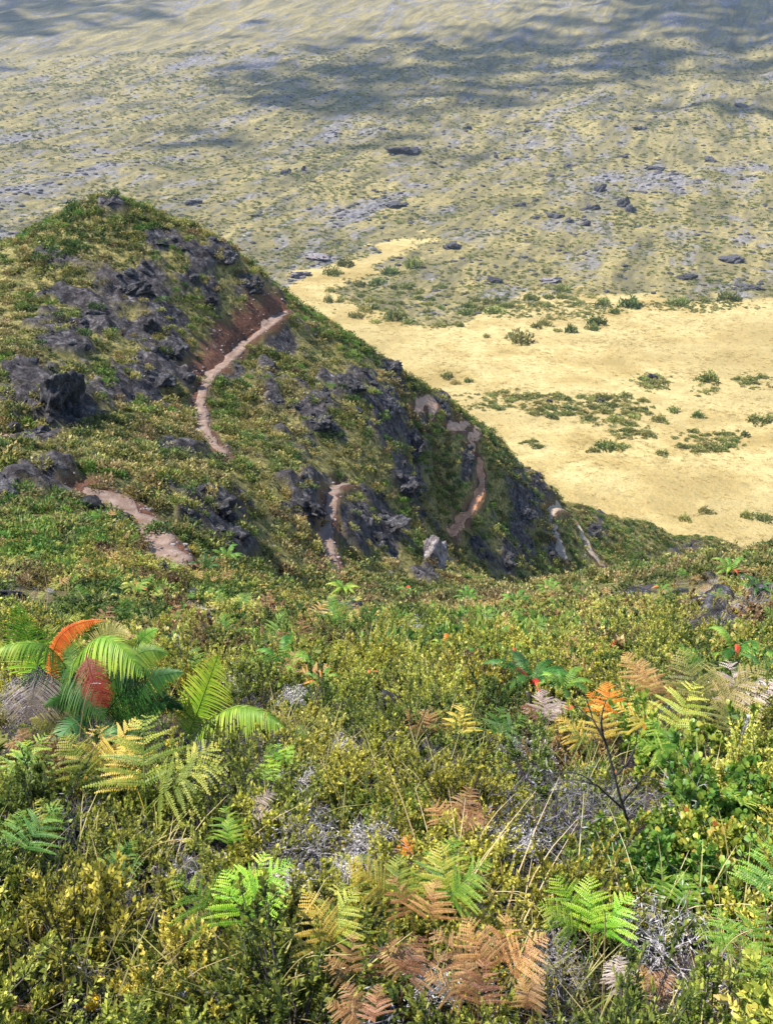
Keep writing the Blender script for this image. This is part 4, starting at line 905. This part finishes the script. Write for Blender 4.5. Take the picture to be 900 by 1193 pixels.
# --- black bare branch, grass stalks, flowers
def px_tube(g, pts, Y, r0, r1, base):
    P = np.array([at_y(a, b, Y+c)-base for a, b, c in pts]); Q = bez(P[0], 2*P[len(P)//2]-.5*(P[0]+P[-1]), P[-1], 10) if len(P) == 3 else P
    g.polytube(Q, r0, r1)
p = spot(735, 985, .05); g = G(); Yb = p[1]
for pts, r0, r1 in (([(740,985,0),(722,930,-.05),(706,868,0),(690,838,.05),(680,806,.1)], .0075, .0022), ([(706,868,0),(700,842,-.1),(706,815,-.1)], .006, .002), ([(715,905,0),(735,880,.1),(742,850,.1)], .006, .002), ([(724,935,0),(750,905,-.1),(765,890,-.1)], .007, .002),
    ([(690,838,.05),(668,818,.1),(655,790,.15)], .004, .0012), ([(728,945,0),(695,915,-.1),(670,908,-.1),(600,915,-.1)], .006, .0015), ([(690,912,-.1),(650,900,-.1),(590,925,-.1)], .004, .0012), ([(750,905,-.1),(772,912,-.2),(785,925,-.2)], .004, .0015)):
    px_tube(g, pts, Yb, r0, r1, p)
o = link('bare_branch', g.mesh('bare_branch', True), M['dark_stem'], loc=p); tag(o, 'bare black branch rising beside the bilberry bush', 'branch')
LAND.append((705,860,'bare black branch'))
GS = [((852,945),(856,895),(868,842),30,'white','long white seed head above the bilberry bush'),((90,890),(96,835),(106,796),10,'white','tall straw stalk with white head in front of the big fern'),((592,1010),(590,975),(591,952),22,'tan','short tan seed head by the rusty bracken'),((640,1070),(632,1000),(621,946),26,'tan','tall tan seed stalk beside the dark dead bush'),
 ((712,1030),(690,985),(664,950),28,'tan','slanting tan seed head in front of the bilberry'),((47,1130),(47,1105),(48,1078),22,'tan','tan seed head over golden heath at the picture edge'),((70,1190),(74,1130),(62,1102),14,'straw','bent straw stalk in the bottom corner'),((150,1050),(162,1000),(212,978),26,'tan','seed head bending flat over dark twigs'),((188,1060),(205,1020),(240,992),16,'straw','slanting straw stalk beside the bright bracken'),
 ((180,1040),(178,1025),(182,1003),14,'tan','small tan seed head among golden heath'),((300,1193),(330,1140),(362,1110),10,'straw','thin straw stalk crossing the bottom grass'),((230,1190),(310,1150),(398,1128),10,'straw','long straw stalk lying low across the bottom'),((705,1040),(706,1015),(704,1000),14,'tan','small tan seed head under the bilberry leaves'),((660,1060),(655,1045),(648,1033),14,'tan','little tan head beside the bright lime bracken'),
 ((842,1180),(838,1120),(870,1085),14,'tan','seed head bending beside the green bracken'),((878,1193),(884,1130),(893,1065),16,'tan','upright tan stalk at the picture edge'),((858,1193),(862,1120),(856,1096),12,'straw','straw stalk in front of the dark hollow'),((700,1193),(704,1100),(703,1060),10,'straw','thin straw stalk before the bright lime bracken'),((812,1130),(800,1080),(802,1040),12,'straw','upright straw stalk by the white twig bush'),
 ((762,1060),(752,1020),(748,1000),16,'tan','upright tan head before the bilberry bush'),((690,1193),(640,1120),(565,1040),10,'straw','long leaning straw stalk past the tan bracken'),((140,1193),(100,1140),(62,1095),8,'straw','long straw stalk behind the yellow flower'),((560,1193),(556,1130),(572,1100),8,'straw','thin stalk among the tan bracken'),((20,1193),(16,1150),(10,1105),10,'straw','straw stalk at the bottom corner'),((285,760),(290,735),(284,700),8,'straw','thin straw stalk uphill of the lime fern'),((695,790),(696,765),(694,742),16,'tan','pale seed spike on the slope behind the black branch')]
for i, (a, b, c, hl, cl, lab) in enumerate(GS):
    base = spot(a[0], min(a[1], 1320), .03); Y = base[1]; A = np.zeros(3); B = at_y(*b, Y-.04)-base; C = at_y(*c, Y-.08)-base
    P = bez(A, 2*B-.5*(A+C), C, 24); k = pxm(base); r = root_at('grass_stalk', base, lab, 'grass stalk', 'grass seed stalks')
    g = G(); g.polytube(P, .0016+.3*k, .0008+.2*k, .4); child('stem', g.mesh('stem', True), r, M['straw'])
    T = nrm(P[-1]-P[-4]); T = nrm(T+np.array([0, 0, -.25 if i in (0, 1) else 0])); m = 70; rg = np.random.default_rng(600+i); u = rg.uniform(0, 1, m); h = hl*k
    D0 = P[-1]-nrm(P[-1]-P[-6])*h*.7
    if i == 1: D0 = P[-1]; T = nrm(np.array([1, -.1, .05]))
    g = G(); d = nrm(T+rg.normal(size=(m, 3))*.28); g.diamonds(D0+T*h*u[:, None], d, perp(d, rg), h*.17, h*.022+.0008, .3+.6*u)
    child('seed_head', g.mesh('seed_head'), r, M['dead'] if cl == 'white' else M['straw'])
    LAND.append((c[0], c[1], lab.split(' above')[0].split(' in ')[0].split(' by ')[0].split(' beside')[0].split(' over ')[0].split(' among')[0].split(' under')[0]))
M['petal'] = mat_leaf('yellow_petal', [(0, (.70, .42, .005)), (1, (.85, .62, .01))], .1, .005, .3)
FL = [(107,1167,20,'yellow daisy-like flower low in the heath near the bottom edge'),(145,870,9,'small yellow flower in front of the dull olive frond'),(196,865,9,'small yellow flower under the lime sword fern'),(287,797,9,'yellow flower on grey litter beside the lime sword fern')]
for i, (a, b, s, lab) in enumerate(FL):
    base = spot(a, b+14, .05); top = at_y(a, b, base[1]-.03)-base; k = pxm(base); r = root_at('yellow_flower', base, lab, 'flower', 'yellow flowers')
    g = G(); g.polytube(bez(np.zeros(3), top*.5+np.array([.01, 0, .02]), top, 8), .002, .0014); child('stem', g.mesh('stem'), r, M['grass'])
    N = nrm(np.array([.1, -.55, .8])); X = nrm(np.cross(N, [0, 1, 0])); Yv = np.cross(N, X); R_ = s*k*.5; g = G()
    for ring, (m, rad, lift) in enumerate(((17, 1, .05), (13, .75, .25), (9, .45, .5))):
        an = np.arange(m)*2*PI/m+ring*.2; d = nrm(np.cos(an)[:, None]*X+np.sin(an)[:, None]*Yv+N*lift); sd = nrm(np.cross(d, N)); g.diamonds(top+N*.004*ring+d*0, d, sd, R_*rad, R_*.17, .2+.3*ring, mid=.75)
    child('flower_head', g.mesh('flower_head'), r, M['petal'])
    LAND.append((a, b, 'yellow flower'))

US = [(425,848,36,'green','dark green pointed shrub standing above the heath in the middle'),(392,850,30,'yellow-green','loose yellow green shrub beside the dark pointed one'),(470,905,40,'yellow-green','tall yellow green shrub behind the rusty bracken'),(575,905,44,'yellow-green','tall pale green shrub left of the dark dead bush'),(330,850,26,'yellow-green','yellow shrub above the green little bracken'),(560,720,18,'green','dark shrub in front of the pale rock face'),(745,745,22,'yellow-green','yellow green shrub on the edge of the scree'),(805,755,24,'green','round green shrub on the scree'),(690,700,18,'green','dark round shrub halfway down the open slope'),(355,690,18,'green','dark shrub beside the lower end of the middle path'),(120,660,22,'yellow-green','yellow green shrub uphill of the near slope rock'),(540,880,34,'golden','golden shrub under the green bracken in the middle')]
UPR = []
for i, (a, b, s, tn, lab) in enumerate(US):
    p = spot(a, b, .30); UPR.append((p, s*pxm(p)/.52, tn, lab)); LAND.append((a, b, lab.split(' standing')[0].split(' beside')[0].split(' behind')[0].split(' left')[0].split(' above')[0].split(' in front')[0].split(' on ')[0].split(' halfway')[0].split(' uphill')[0].split(' under')[0])); KEEP.append((p[0], p[1], .2))
NEAR_ROCK = [(12,692,20),(455,806,17),(500,748,15),(282,728,14),(235,715,13),(310,735,11),(222,690,12),(190,664,11),(745,692,14),(330,715,10)]
for a, b, s in NEAR_ROCK: p = spot(a, b, .3); KEEP.append((p[0], p[1], .3)); KEEP.append((p[0]*.95, p[1]*.95, .3))
# --- bulk heath shrubs of the near slope, each a thing
for nme, st in (('golden', [(0, (.10, .11, .02)), (.35, (.33, .31, .042)), (.7, (.62, .54, .085)), (1, (.74, .60, .13))]), ('yellow-green', [(0, (.06, .095, .018)), (.35, (.23, .26, .04)), (.7, (.50, .48, .085)), (1, (.70, .60, .15))]), ('green', [(0, (.035, .07, .016)), (.35, (.13, .18, .034)), (.7, (.30, .34, .065)), (1, (.50, .50, .12))]), ('brownish', [(0, (.07, .06, .03)), (.4, (.22, .16, .06)), (.8, (.40, .28, .10)), (1, (.52, .33, .11))])):
    M[nme] = mat_leaf('heath_leaf_'+nme, st, .35, .015, .38)
cand, rg = pick(sstep(1.0, 1.4, CD)*(1-sstep(13, 15, CD))/(.4+CD)**2.2*(np.clip(1-RM, .1, 1)), 9000, 77)
chosen = []
for q in cand:
    d = math.hypot(q[0], q[1]); R_ = .27+.02*d
    if d < 1.15 or any((q[0]-c[0])**2+(q[1]-c[1])**2 < (c[2]+.10)**2 for c in KEEP): continue
    if any((q[0]-c[0])**2+(q[1]-c[1])**2 < (R_*.98)**2 for c in chosen): continue
    chosen.append(q)
    if len(chosen) >= 295: break
recs = []
for i, q in enumerate(chosen):
    a, b, f = (float(v) for v in project(q+np.array([0, 0, .25]))); n0 = float(fbm(np.array([q[0]*.7]), np.array([q[1]*.7]), 3, 301)[0])+rng.normal()*.14
    warm = (.13 if a < 330 and b > 930 else 0)+(.12 if 330 < a < 620 and 850 < b < 1010 else 0)-(.2 if b > 1110 else 0)-(.1 if b < 800 else 0)
    v = n0+warm; tint = 'golden' if v > .20 else 'yellow-green' if v > -.22 else 'green' if rng.uniform() < .8 else 'brownish'
    tall = rng.uniform() < (.5 if 560 < a < 760 and b > 850 else .22); sc = rng.uniform(.95, 1.45)*(.82+.036*math.hypot(q[0], q[1])) 
    if 715 < a < 960 and 870 < b < 1065 and rng.uniform() < .85: continue
    recs.append(dict(q=q, a=a, b=b, tint=tint, tall=tall, sc=sc, size=sc/f))
def nearest(a, b):
    return min(LAND, key=lambda l: math.hypot(l[0]-a, (l[1]-b)*1.2))
groups = {}
for r_c in recs:
    l = nearest(r_c['a'], r_c['b']); dx = r_c['a']-l[0]; dy = r_c['b']-l[1]
    rel = ('just below' if dy > 0 else 'just above') if abs(dy) > abs(dx) else 'beside'
    far = math.hypot(dx, dy); rel = {'just below': 'some way below', 'just above': 'some way above', 'beside': 'well aside of'}[rel] if far > 60 else rel
    r_c['key'] = (r_c['tint'], 'tall heath' if r_c['tall'] else 'heath', rel, l[2]); groups.setdefault(r_c['key'], []).append(r_c)
for key, rs in groups.items():
    rs.sort(key=lambda z: z['size'])
    for i, z in enumerate(rs):
        adj = '' if len(rs) == 1 else ('smaller ', 'larger ')[i] if len(rs) == 2 else 'smallest ' if i == 0 else 'largest ' if i == len(rs)-1 else 'mid-sized '
        z['label'] = f'{adj}{key[0]} {key[1]} shrub {key[2]} the {key[3]}'
for i, z in enumerate(recs):
    r = root_at('heath_shrub', z['q']-np.array([0, 0, .02]), ' '.join(z['label'].split()[:16]), 'shrub', 'heath shrubs on the near slope', rng.uniform(0, 6.28))
    lf, stm = (TIPPY[i % 3] if z['tall'] else HEATH[i % 5]); s3 = (z['sc'], z['sc'], z['sc']*rng.uniform(.85, 1.2))
    child('foliage', lf, r, M[z['tint']], sc=s3); child('stem', stm, r, sc=s3)
for i, (p, s, tn, lab) in enumerate(UPR):
    r = root_at('upright_shrub', p, lab, 'shrub', 'taller shrubs on the near slope', rng.uniform(0, 6.28)); lf, stm = TIPPY[i % 3]; s3 = (s*.8, s*.8, s*1.5)
    child('foliage', lf, r, M[tn], sc=s3); child('stem', stm, r, sc=s3)
print('heath things', len(recs), 'keys', len(groups))
# ------------------------------------------------------------------ lava outcrops of the spur and loose rocks
CRAG = [rock_mesh('crag', 500+i, 5, .85, .62) for i in range(5)]
OC = [(58,462,44,1.2,'big jagged lava outcrop above the side path'),(40,505,20,.7,'low lava rock at the foot of the big jagged outcrop'),(12,500,14,.7,'lava rock at the picture edge beside the side path'),(125,236,11,.6,'small rock on the very top of the peak'),(185,282,16,.5,'lava rock just under the crest of the peak'),(150,338,28,.55,'broad lava outcrop in the middle of the peak face'),
 (100,368,22,.6,'lava outcrop on the pale flank of the peak'),(172,382,20,.7,'lava outcrop below the middle of the peak face'),(202,410,16,1.1,'tall lava rib left of the red climbing path'),(182,442,26,.6,'lava ledge above the green hollow of the peak'),(245,352,12,1.0,'small upright rock high above the climbing path'),(292,330,18,.7,'lava rock under the shoulder of the crest'),
 (265,300,16,.6,'lava rock on the crest between peak and shoulder'),(222,322,10,1.1,'narrow rock on the upper peak face'),(130,602,26,.5,'lava slab beside the near path'),(252,592,26,.8,'dark lava outcrop between near path and middle path'),(362,592,20,.9,'dark rock face beside the bend of the middle path'),(402,448,20,.7,'rounded lava boulder on the spur face below the climbing path'),
 (370,492,18,.9,'lava outcrop in the middle of the spur face'),(320,466,10,1.0,'small rock above the spur face near the climbing path'),(456,430,13,1.0,'lava knob on the spur crest'),(452,474,20,1.2,'lava cliff under the crest knob'),(482,520,17,1.7,'tall dark cliff edge of the spur'),(470,565,20,1.1,'lower dark cliff of the spur'),
 (452,612,32,.6,'dark lava wall over the gully behind the middle path'),(582,510,11,1.3,'lava pinnacle above the red path'),(622,545,14,1.2,'lava cliff behind the red path'),(608,600,18,1.3,'dark lava cliff between red path and tan loop'),(640,645,10,.8,'lava rock inside the tan loop path'),(588,652,13,.7,'lava rock at the foot of the far cliff'),
 (520,484,9,1.2,'rock beside the upper hairpin'),(545,532,10,.7,'lava boulder at the top of the red path'),(820,712,26,.35,'broken lava scree on the open slope'),(872,742,22,.3,'dark lava scree at the picture edge'),(882,634,17,.4,'black lava rock on the crest of the near slope'),(12,692,16,.7,'black lava rock at the picture edge uphill of the big fern'),
 (455,806,13,1.1,'small dark lava rock standing in the open slope'),(500,746,12,.35,'flat black lava slab in the open slope'),(282,728,11,.8,'broken dark lava rock uphill of the lime fern'),(235,715,11,.9,'dark rock in grass above the lime fern'),(310,735,9,.7,'grey rock beside the broken dark lava rock'),(222,690,11,.8,'dark rock below the near path'),(190,662,10,.6,'dark rock at the lower end of the near path'),(690,622,9,.8,'rock above the tan path'),(750,690,14,.3,'lava patch in the open slope'),(330,715,9,.6,'small rock by the bare red earth')]
for i, (a, b, w, asp, lab) in enumerate(OC):
    near = [n_ for n_ in NEAR_ROCK if abs(n_[0]-a)+abs(n_[1]-b) < 5]
    p = spot(a, b, .3)+np.array([0, 0, .22]) if near else hit(a, b)
    if p is None: continue
    if near: w = near[0][2]; asp = max(asp, .8)
    k = pxm(p); sx = w*k*.9; asp = asp if w > 40 else min(asp, .9)*.8; o = link('lava_outcrop', CRAG[i % 5].copy() if False else CRAG[i % 5], M['lavarock'], loc=p-np.array([0, -sx*.25, sx*.34*asp])); o.scale = (sx, sx*.8, sx*asp*1.05); o.rotation_euler = (rng.uniform(-.2, .2), rng.uniform(-.2, .2), rng.uniform(0, 6.28))
    tag(o, lab, 'rock', 'lava outcrops')
p = hit(505, 655); k = pxm(p)
o = link('pale_cliff', rock_mesh('pale_cliff', 555, 5, 1.0, .35), M['palerock'], loc=p-np.array([0, -.5, 17*k*.25])); o.scale = (21*k, 12*k, 23*k); tag(o, 'pale square rock face at the foot of the spur by the red path', 'rock')
# boulders on the far flank
BO = [(697,222,10,.8,'large round dark boulder on the far flank'),(725,240,8,1.4,'tall dark boulder beside the large round one'),(733,247,9,.8,'dark boulder touching the tall one'),(645,253,12,.5,'long dark rock left of the boulder group on the far flank'),(622,254,6,.6,'small rock next to the long dark rock'),(603,240,9,.5,'flat dark rock on the far flank'),(690,244,9,.7,'grey rock between round boulder and long rock'),
 (577,183,4,.7,'tiny dark boulder of the pair on the upper flank'),(589,185,4,.7,'tiny grey boulder of the pair on the upper flank'),(614,153,7,.6,'dark rock high on the far flank'),(636,106,6,.6,'dark rock in the shadow band'),(640,205,8,.4,'low rock ridge on the mid flank'),(826,188,9,.5,'dark flat boulder far along the flank'),(778,210,7,.7,'pale grey boulder on the flank'),(760,196,14,.3,'long low rock ledge on the flank'),
 (353,198,4,1.2,'upright dark rock on the grassy flank'),(333,202,8,.7,'grey rock beside the upright one'),(527,290,16,.4,'grey lava heap above the golden strip'),(575,328,12,.5,'grey lava heap inside the lava tongue'),(470,176,26,.3,'dark rocky ridge in the middle of the far flank'),(845,303,20,.3,'dark lava ledge above the golden field'),(662,258,7,.7,'small dark rock below the boulder group'),(682,263,7,.7,'dark rock lowest of the boulder group'),
 (505,190,5,.6,'small dark rock under the rocky ridge'),(725,183,8,.5,'rock on the slope above the round boulder'),(865,125,12,.4,'dark rock streak in the upper flank'),(870,335,20,.25,'grey lava slabs at the edge of the golden field'),(660,195,7,.5,'rock under the low ridge'),(460,240,16,.35,'broken grey rocks at the base of the flank'),(300,252,10,.4,'dark rocks on the grassy flank above the spur'),(225,237,16,.3,'curved rock ledge behind the peak'),(640,327,14,.35,'pale lava slab by the golden field'),(800,325,16,.3,'grey lava slab near the golden field'),(545,150,8,.5,'rock on the mid flank above the ridge'),(745,150,10,.4,'rock below the shadow band'),(350,320,18,.3,'pale lava slab behind the spur shoulder'),(370,300,22,.25,'pale grey lava flow behind the spur shoulder')]
for i, (a, b, w, asp, lab) in enumerate(BO):
    p = hit(a, b, far_bvh)
    if p is None: continue
    k = pxm(p); o = link('boulder', CRAG[i % 5], M['farrock'], loc=p+np.array([0, 0, w*k*.05*asp])); o.scale = (w*k*.85, w*k*.7, w*k*asp*.85); o.rotation_euler = (0, 0, rng.uniform(0, 6.28)); tag(o, lab, 'boulder', 'boulders on the far flank')
    if 'pale' in lab: o.material_slots[0].link = 'OBJECT'; o.material_slots[0].material = M['palerock']
# ------------------------------------------------------------------ bushes of the golden valley floor
BUSHM = [with_mat(tuft_geo(560+i, 420, .5, .42, .13, .36, .35).mesh('bush'), M['valley']) for i in range(5)]
NB = 0
def bush(a, b, w, lab, group='bushes on the golden valley floor', hgt=1.0):
    p = hit(a, b, far_bvh)
    if p is None: return
    k = pxm(p); s = w*2*k*1.1*rng.uniform(.75, 1.2); o = link('valley_bush', BUSHM[int(rng.integers(0, 5))], None, loc=p-np.array([0, 0, .12*s])); o.scale = (s*rng.uniform(.8, 1.3), s*rng.uniform(.7, 1.1), s*1.25*hgt*rng.uniform(.6, 1.15)); o.rotation_euler = (0, 0, rng.uniform(0, 6.28)); tag(o, lab, 'bush', group)
SB = [(605,399,11,'round green bush, largest below the upper bush line'),(597,392,7,'bush leaning on the large round one'),(566,393,5,'small lone bush on the gold above the crest'),(693,378,8,'bush standing tall above the field centre'),(690,384,7,'bush at the foot of the tall one'),(664,387,7,'flat bush below the upper bush line'),(641,372,5,'small bush of a slanting row, top'),(634,379,6,'bush of the slanting row, middle'),(625,382,7,'bush of the slanting row, lowest'),(649,386,4,'tiny bush beside the slanting row'),(733,358,9,'flat bush on the upper bush line'),(742,356,6,'bush beside the flat one on the upper line'),(715,365,6,'lone bush under the upper line'),(701,356,8,'grey green bush on the upper line'),(655,338,7,'bright green bush among lava rocks'),(790,355,9,'grey bush at the upper field edge'),(848,350,11,'bush at the upper edge, far along'),(820,352,8,'bush on the upper field edge'),
 (822,456,5,'small dark bush below a grey one'),(825,444,11,'grey green bush by the field edge'),(768,491,7,'dark lone bush in the field centre'),(784,480,7,'olive bush beside the dark lone one'),(812,486,7,'bright round bush in the field'),(884,492,9,'flat bush at the picture edge'),(896,487,6,'bush cut by the picture edge'),(690,526,8,'flat green hedge-like bush, first'),(705,523,9,'flat green hedge-like bush, second'),(720,522,8,'flat green hedge-like bush, third'),(771,530,5,'small dark bush low in the field'),(821,597,9,'dark round bush near the lower field edge'),(797,606,7,'bush on the spur toe'),(888,605,9,'grey bush at the lower picture edge'),(868,603,6,'small grey bush at the lower field edge'),(520,440,6,'bush on gold close to the crest knob'),(530,447,6,'second bush close to the crest knob'),(545,445,4,'tiny bush close to the crest knob'),(535,380,5,'small bush on the gold under the lava tongue'),(415,370,8,'bush at the tip of the lava tongue'),(425,362,7,'bush on the tip of the lava tongue'),(437,376,8,'bush below the lava tongue tip'),(385,340,5,'bush on the golden strip'),(383,352,5,'second bush on the golden strip'),(395,352,4,'third bush on the golden strip'),(418,333,6,'bush on the upper golden strip'),(388,320,7,'bush at the end of the golden strip'),(403,310,9,'bush above the golden strip'),(460,372,8,'bush at the underside of the lava tongue'),(475,376,8,'flat bush below the lava tongue'),(545,366,9,'bush where lava tongue meets the field'),(560,362,8,'bush beside the one at the tongue end'),(575,364,10,'broad olive bush on the upper field edge'),(512,380,6,'bush on gold below the tongue middle'),(533,379,5,'little bush below the tongue middle'),(455,320,10,'green bush on the back of the lava tongue'),(480,312,10,'second green bush on the back of the lava tongue'),(440,330,10,'third green bush on the back of the lava tongue')]
for q in SB: bush(*q)
PT = [(705,478,56,18,46,'dense scrub patch in the field centre'),(640,474,34,15,26,'thin scrub patch beside the dense one'),(590,468,34,10,20,'scrub strip above the red path pinnacle'),(735,502,24,12,16,'lower lobe of the dense scrub patch'),(820,515,30,14,24,'round scrub patch low in the field'),(852,512,18,8,9,'end of the round scrub patch'),(760,445,17,9,12,'scrub around the dark rock in the field'),(875,443,18,7,10,'scrub patch at the picture edge'),(625,517,20,5,8,'thin green scrub above the far cliff'),(480,350,75,22,34,'scrub on the lava tongue'),(640,352,80,9,26,'upper bush line of the field')]
for (a, b, rx, ry, n_, lab) in PT:
    for i in range(n_):
        an = rng.uniform(0, 2*PI); rad = math.sqrt(rng.uniform(0, 1)); bush(a+rx*rad*math.cos(an), b+ry*rad*math.sin(an), rng.uniform(3.2, 7.0), 'small bush in the '+lab, lab, .8)
for (a, b, w) in ((760,441,7),(700,468,5),(706,473,5),(640,468,4),(720,485,4)):
    p = hit(a, b, far_bvh); k = pxm(p); o = link('field_rock', CRAG[int(a) % 5], M['farrock'], loc=p); o.scale = (w*k, w*k*.9, w*k*.9); tag(o, {760: 'dark rock topped by bushes in the golden field', 700: 'upper dark rock in the dense scrub patch', 706: 'dark rock in the middle of the dense scrub patch', 640: 'small dark rock in the thin scrub patch', 720: 'grey rock low in the dense scrub patch'}[a], 'rock')

# ------------------------------------------------------------------ clouds overhead (out of view) that shade the far flank
def cloud(pts, rad, npuff, seed, zc=4200):
    rg = np.random.default_rng(seed); bm = bmesh.new(); bmesh.ops.create_icosphere(bm, subdivisions=1, radius=1); V0 = np.array([v.co[:] for v in bm.verts]); F0 = np.array([[v.index for v in f.verts] for f in bm.faces]); bm.free()
    A = [hit(a, b, far_bvh) for a, b in pts]; A = [q for q in A if q is not None]; g = G()
    for i in range(npuff):
        u = rg.uniform(0, len(A)-1); k = min(int(u), len(A)-2); q = A[k]+(A[k+1]-A[k])*(u-k); q = q+np.array([rg.normal()*rad*.7, rg.normal()*rad*1.7, 0])
        c = q+SUN*((zc-q[2])/SUN[2]); s = rad*rg.uniform(.06, .24)
        g.add(V0*np.array([s*1.5, s, s*.6])*(1+.3*rg.normal(size=(len(V0), 1))*.3)+c+np.array([0, 0, rg.uniform(-60, 60)]), T=F0)
    return g
mc = mat_plain('cloud_white', (.8, .8, .8), (.85, .85, .85), .01)
for i, (pts, rad, npf) in enumerate((([(300,112),(420,92),(560,72),(700,58),(900,40),(1000,30)], 110, 640), ([(-60,30),(60,12),(150,2)], 110, 260), ([(700,4),(900,-6)], 120, 260))):
    link('cloud', cloud(pts, rad, npf, 800+i).mesh('cloud', True), mc, kind='structure')
# ------------------------------------------------------------------ air between the camera and the far flank
bm = bmesh.new(); bmesh.ops.create_cube(bm, size=1.0); me = bpy.data.meshes.new('haze'); bm.to_mesh(me); bm.free()
hm = bpy.data.materials.new('haze_air'); hm.use_nodes = True; hm.node_tree.nodes.clear(); ho = hm.node_tree.nodes.new('ShaderNodeOutputMaterial'); pv = hm.node_tree.nodes.new('ShaderNodeVolumePrincipled')
pv.inputs['Color'].default_value = (.70, .80, 1.0, 1); pv.inputs['Density'].default_value = .00006; pv.inputs['Anisotropy'].default_value = .2
hm.node_tree.links.new(pv.outputs[0], ho.inputs['Volume']); me.materials.append(hm)
zlo = min(float(FZ.min()), float(HZ.min()))-1; zhi = max(float(FZ.max()), 12.0)+25
o = link('haze', me, kind='stuff'); o.location = (0, 1350, (zlo+zhi)/2); o.scale = (3800, 2900, zhi-zlo)
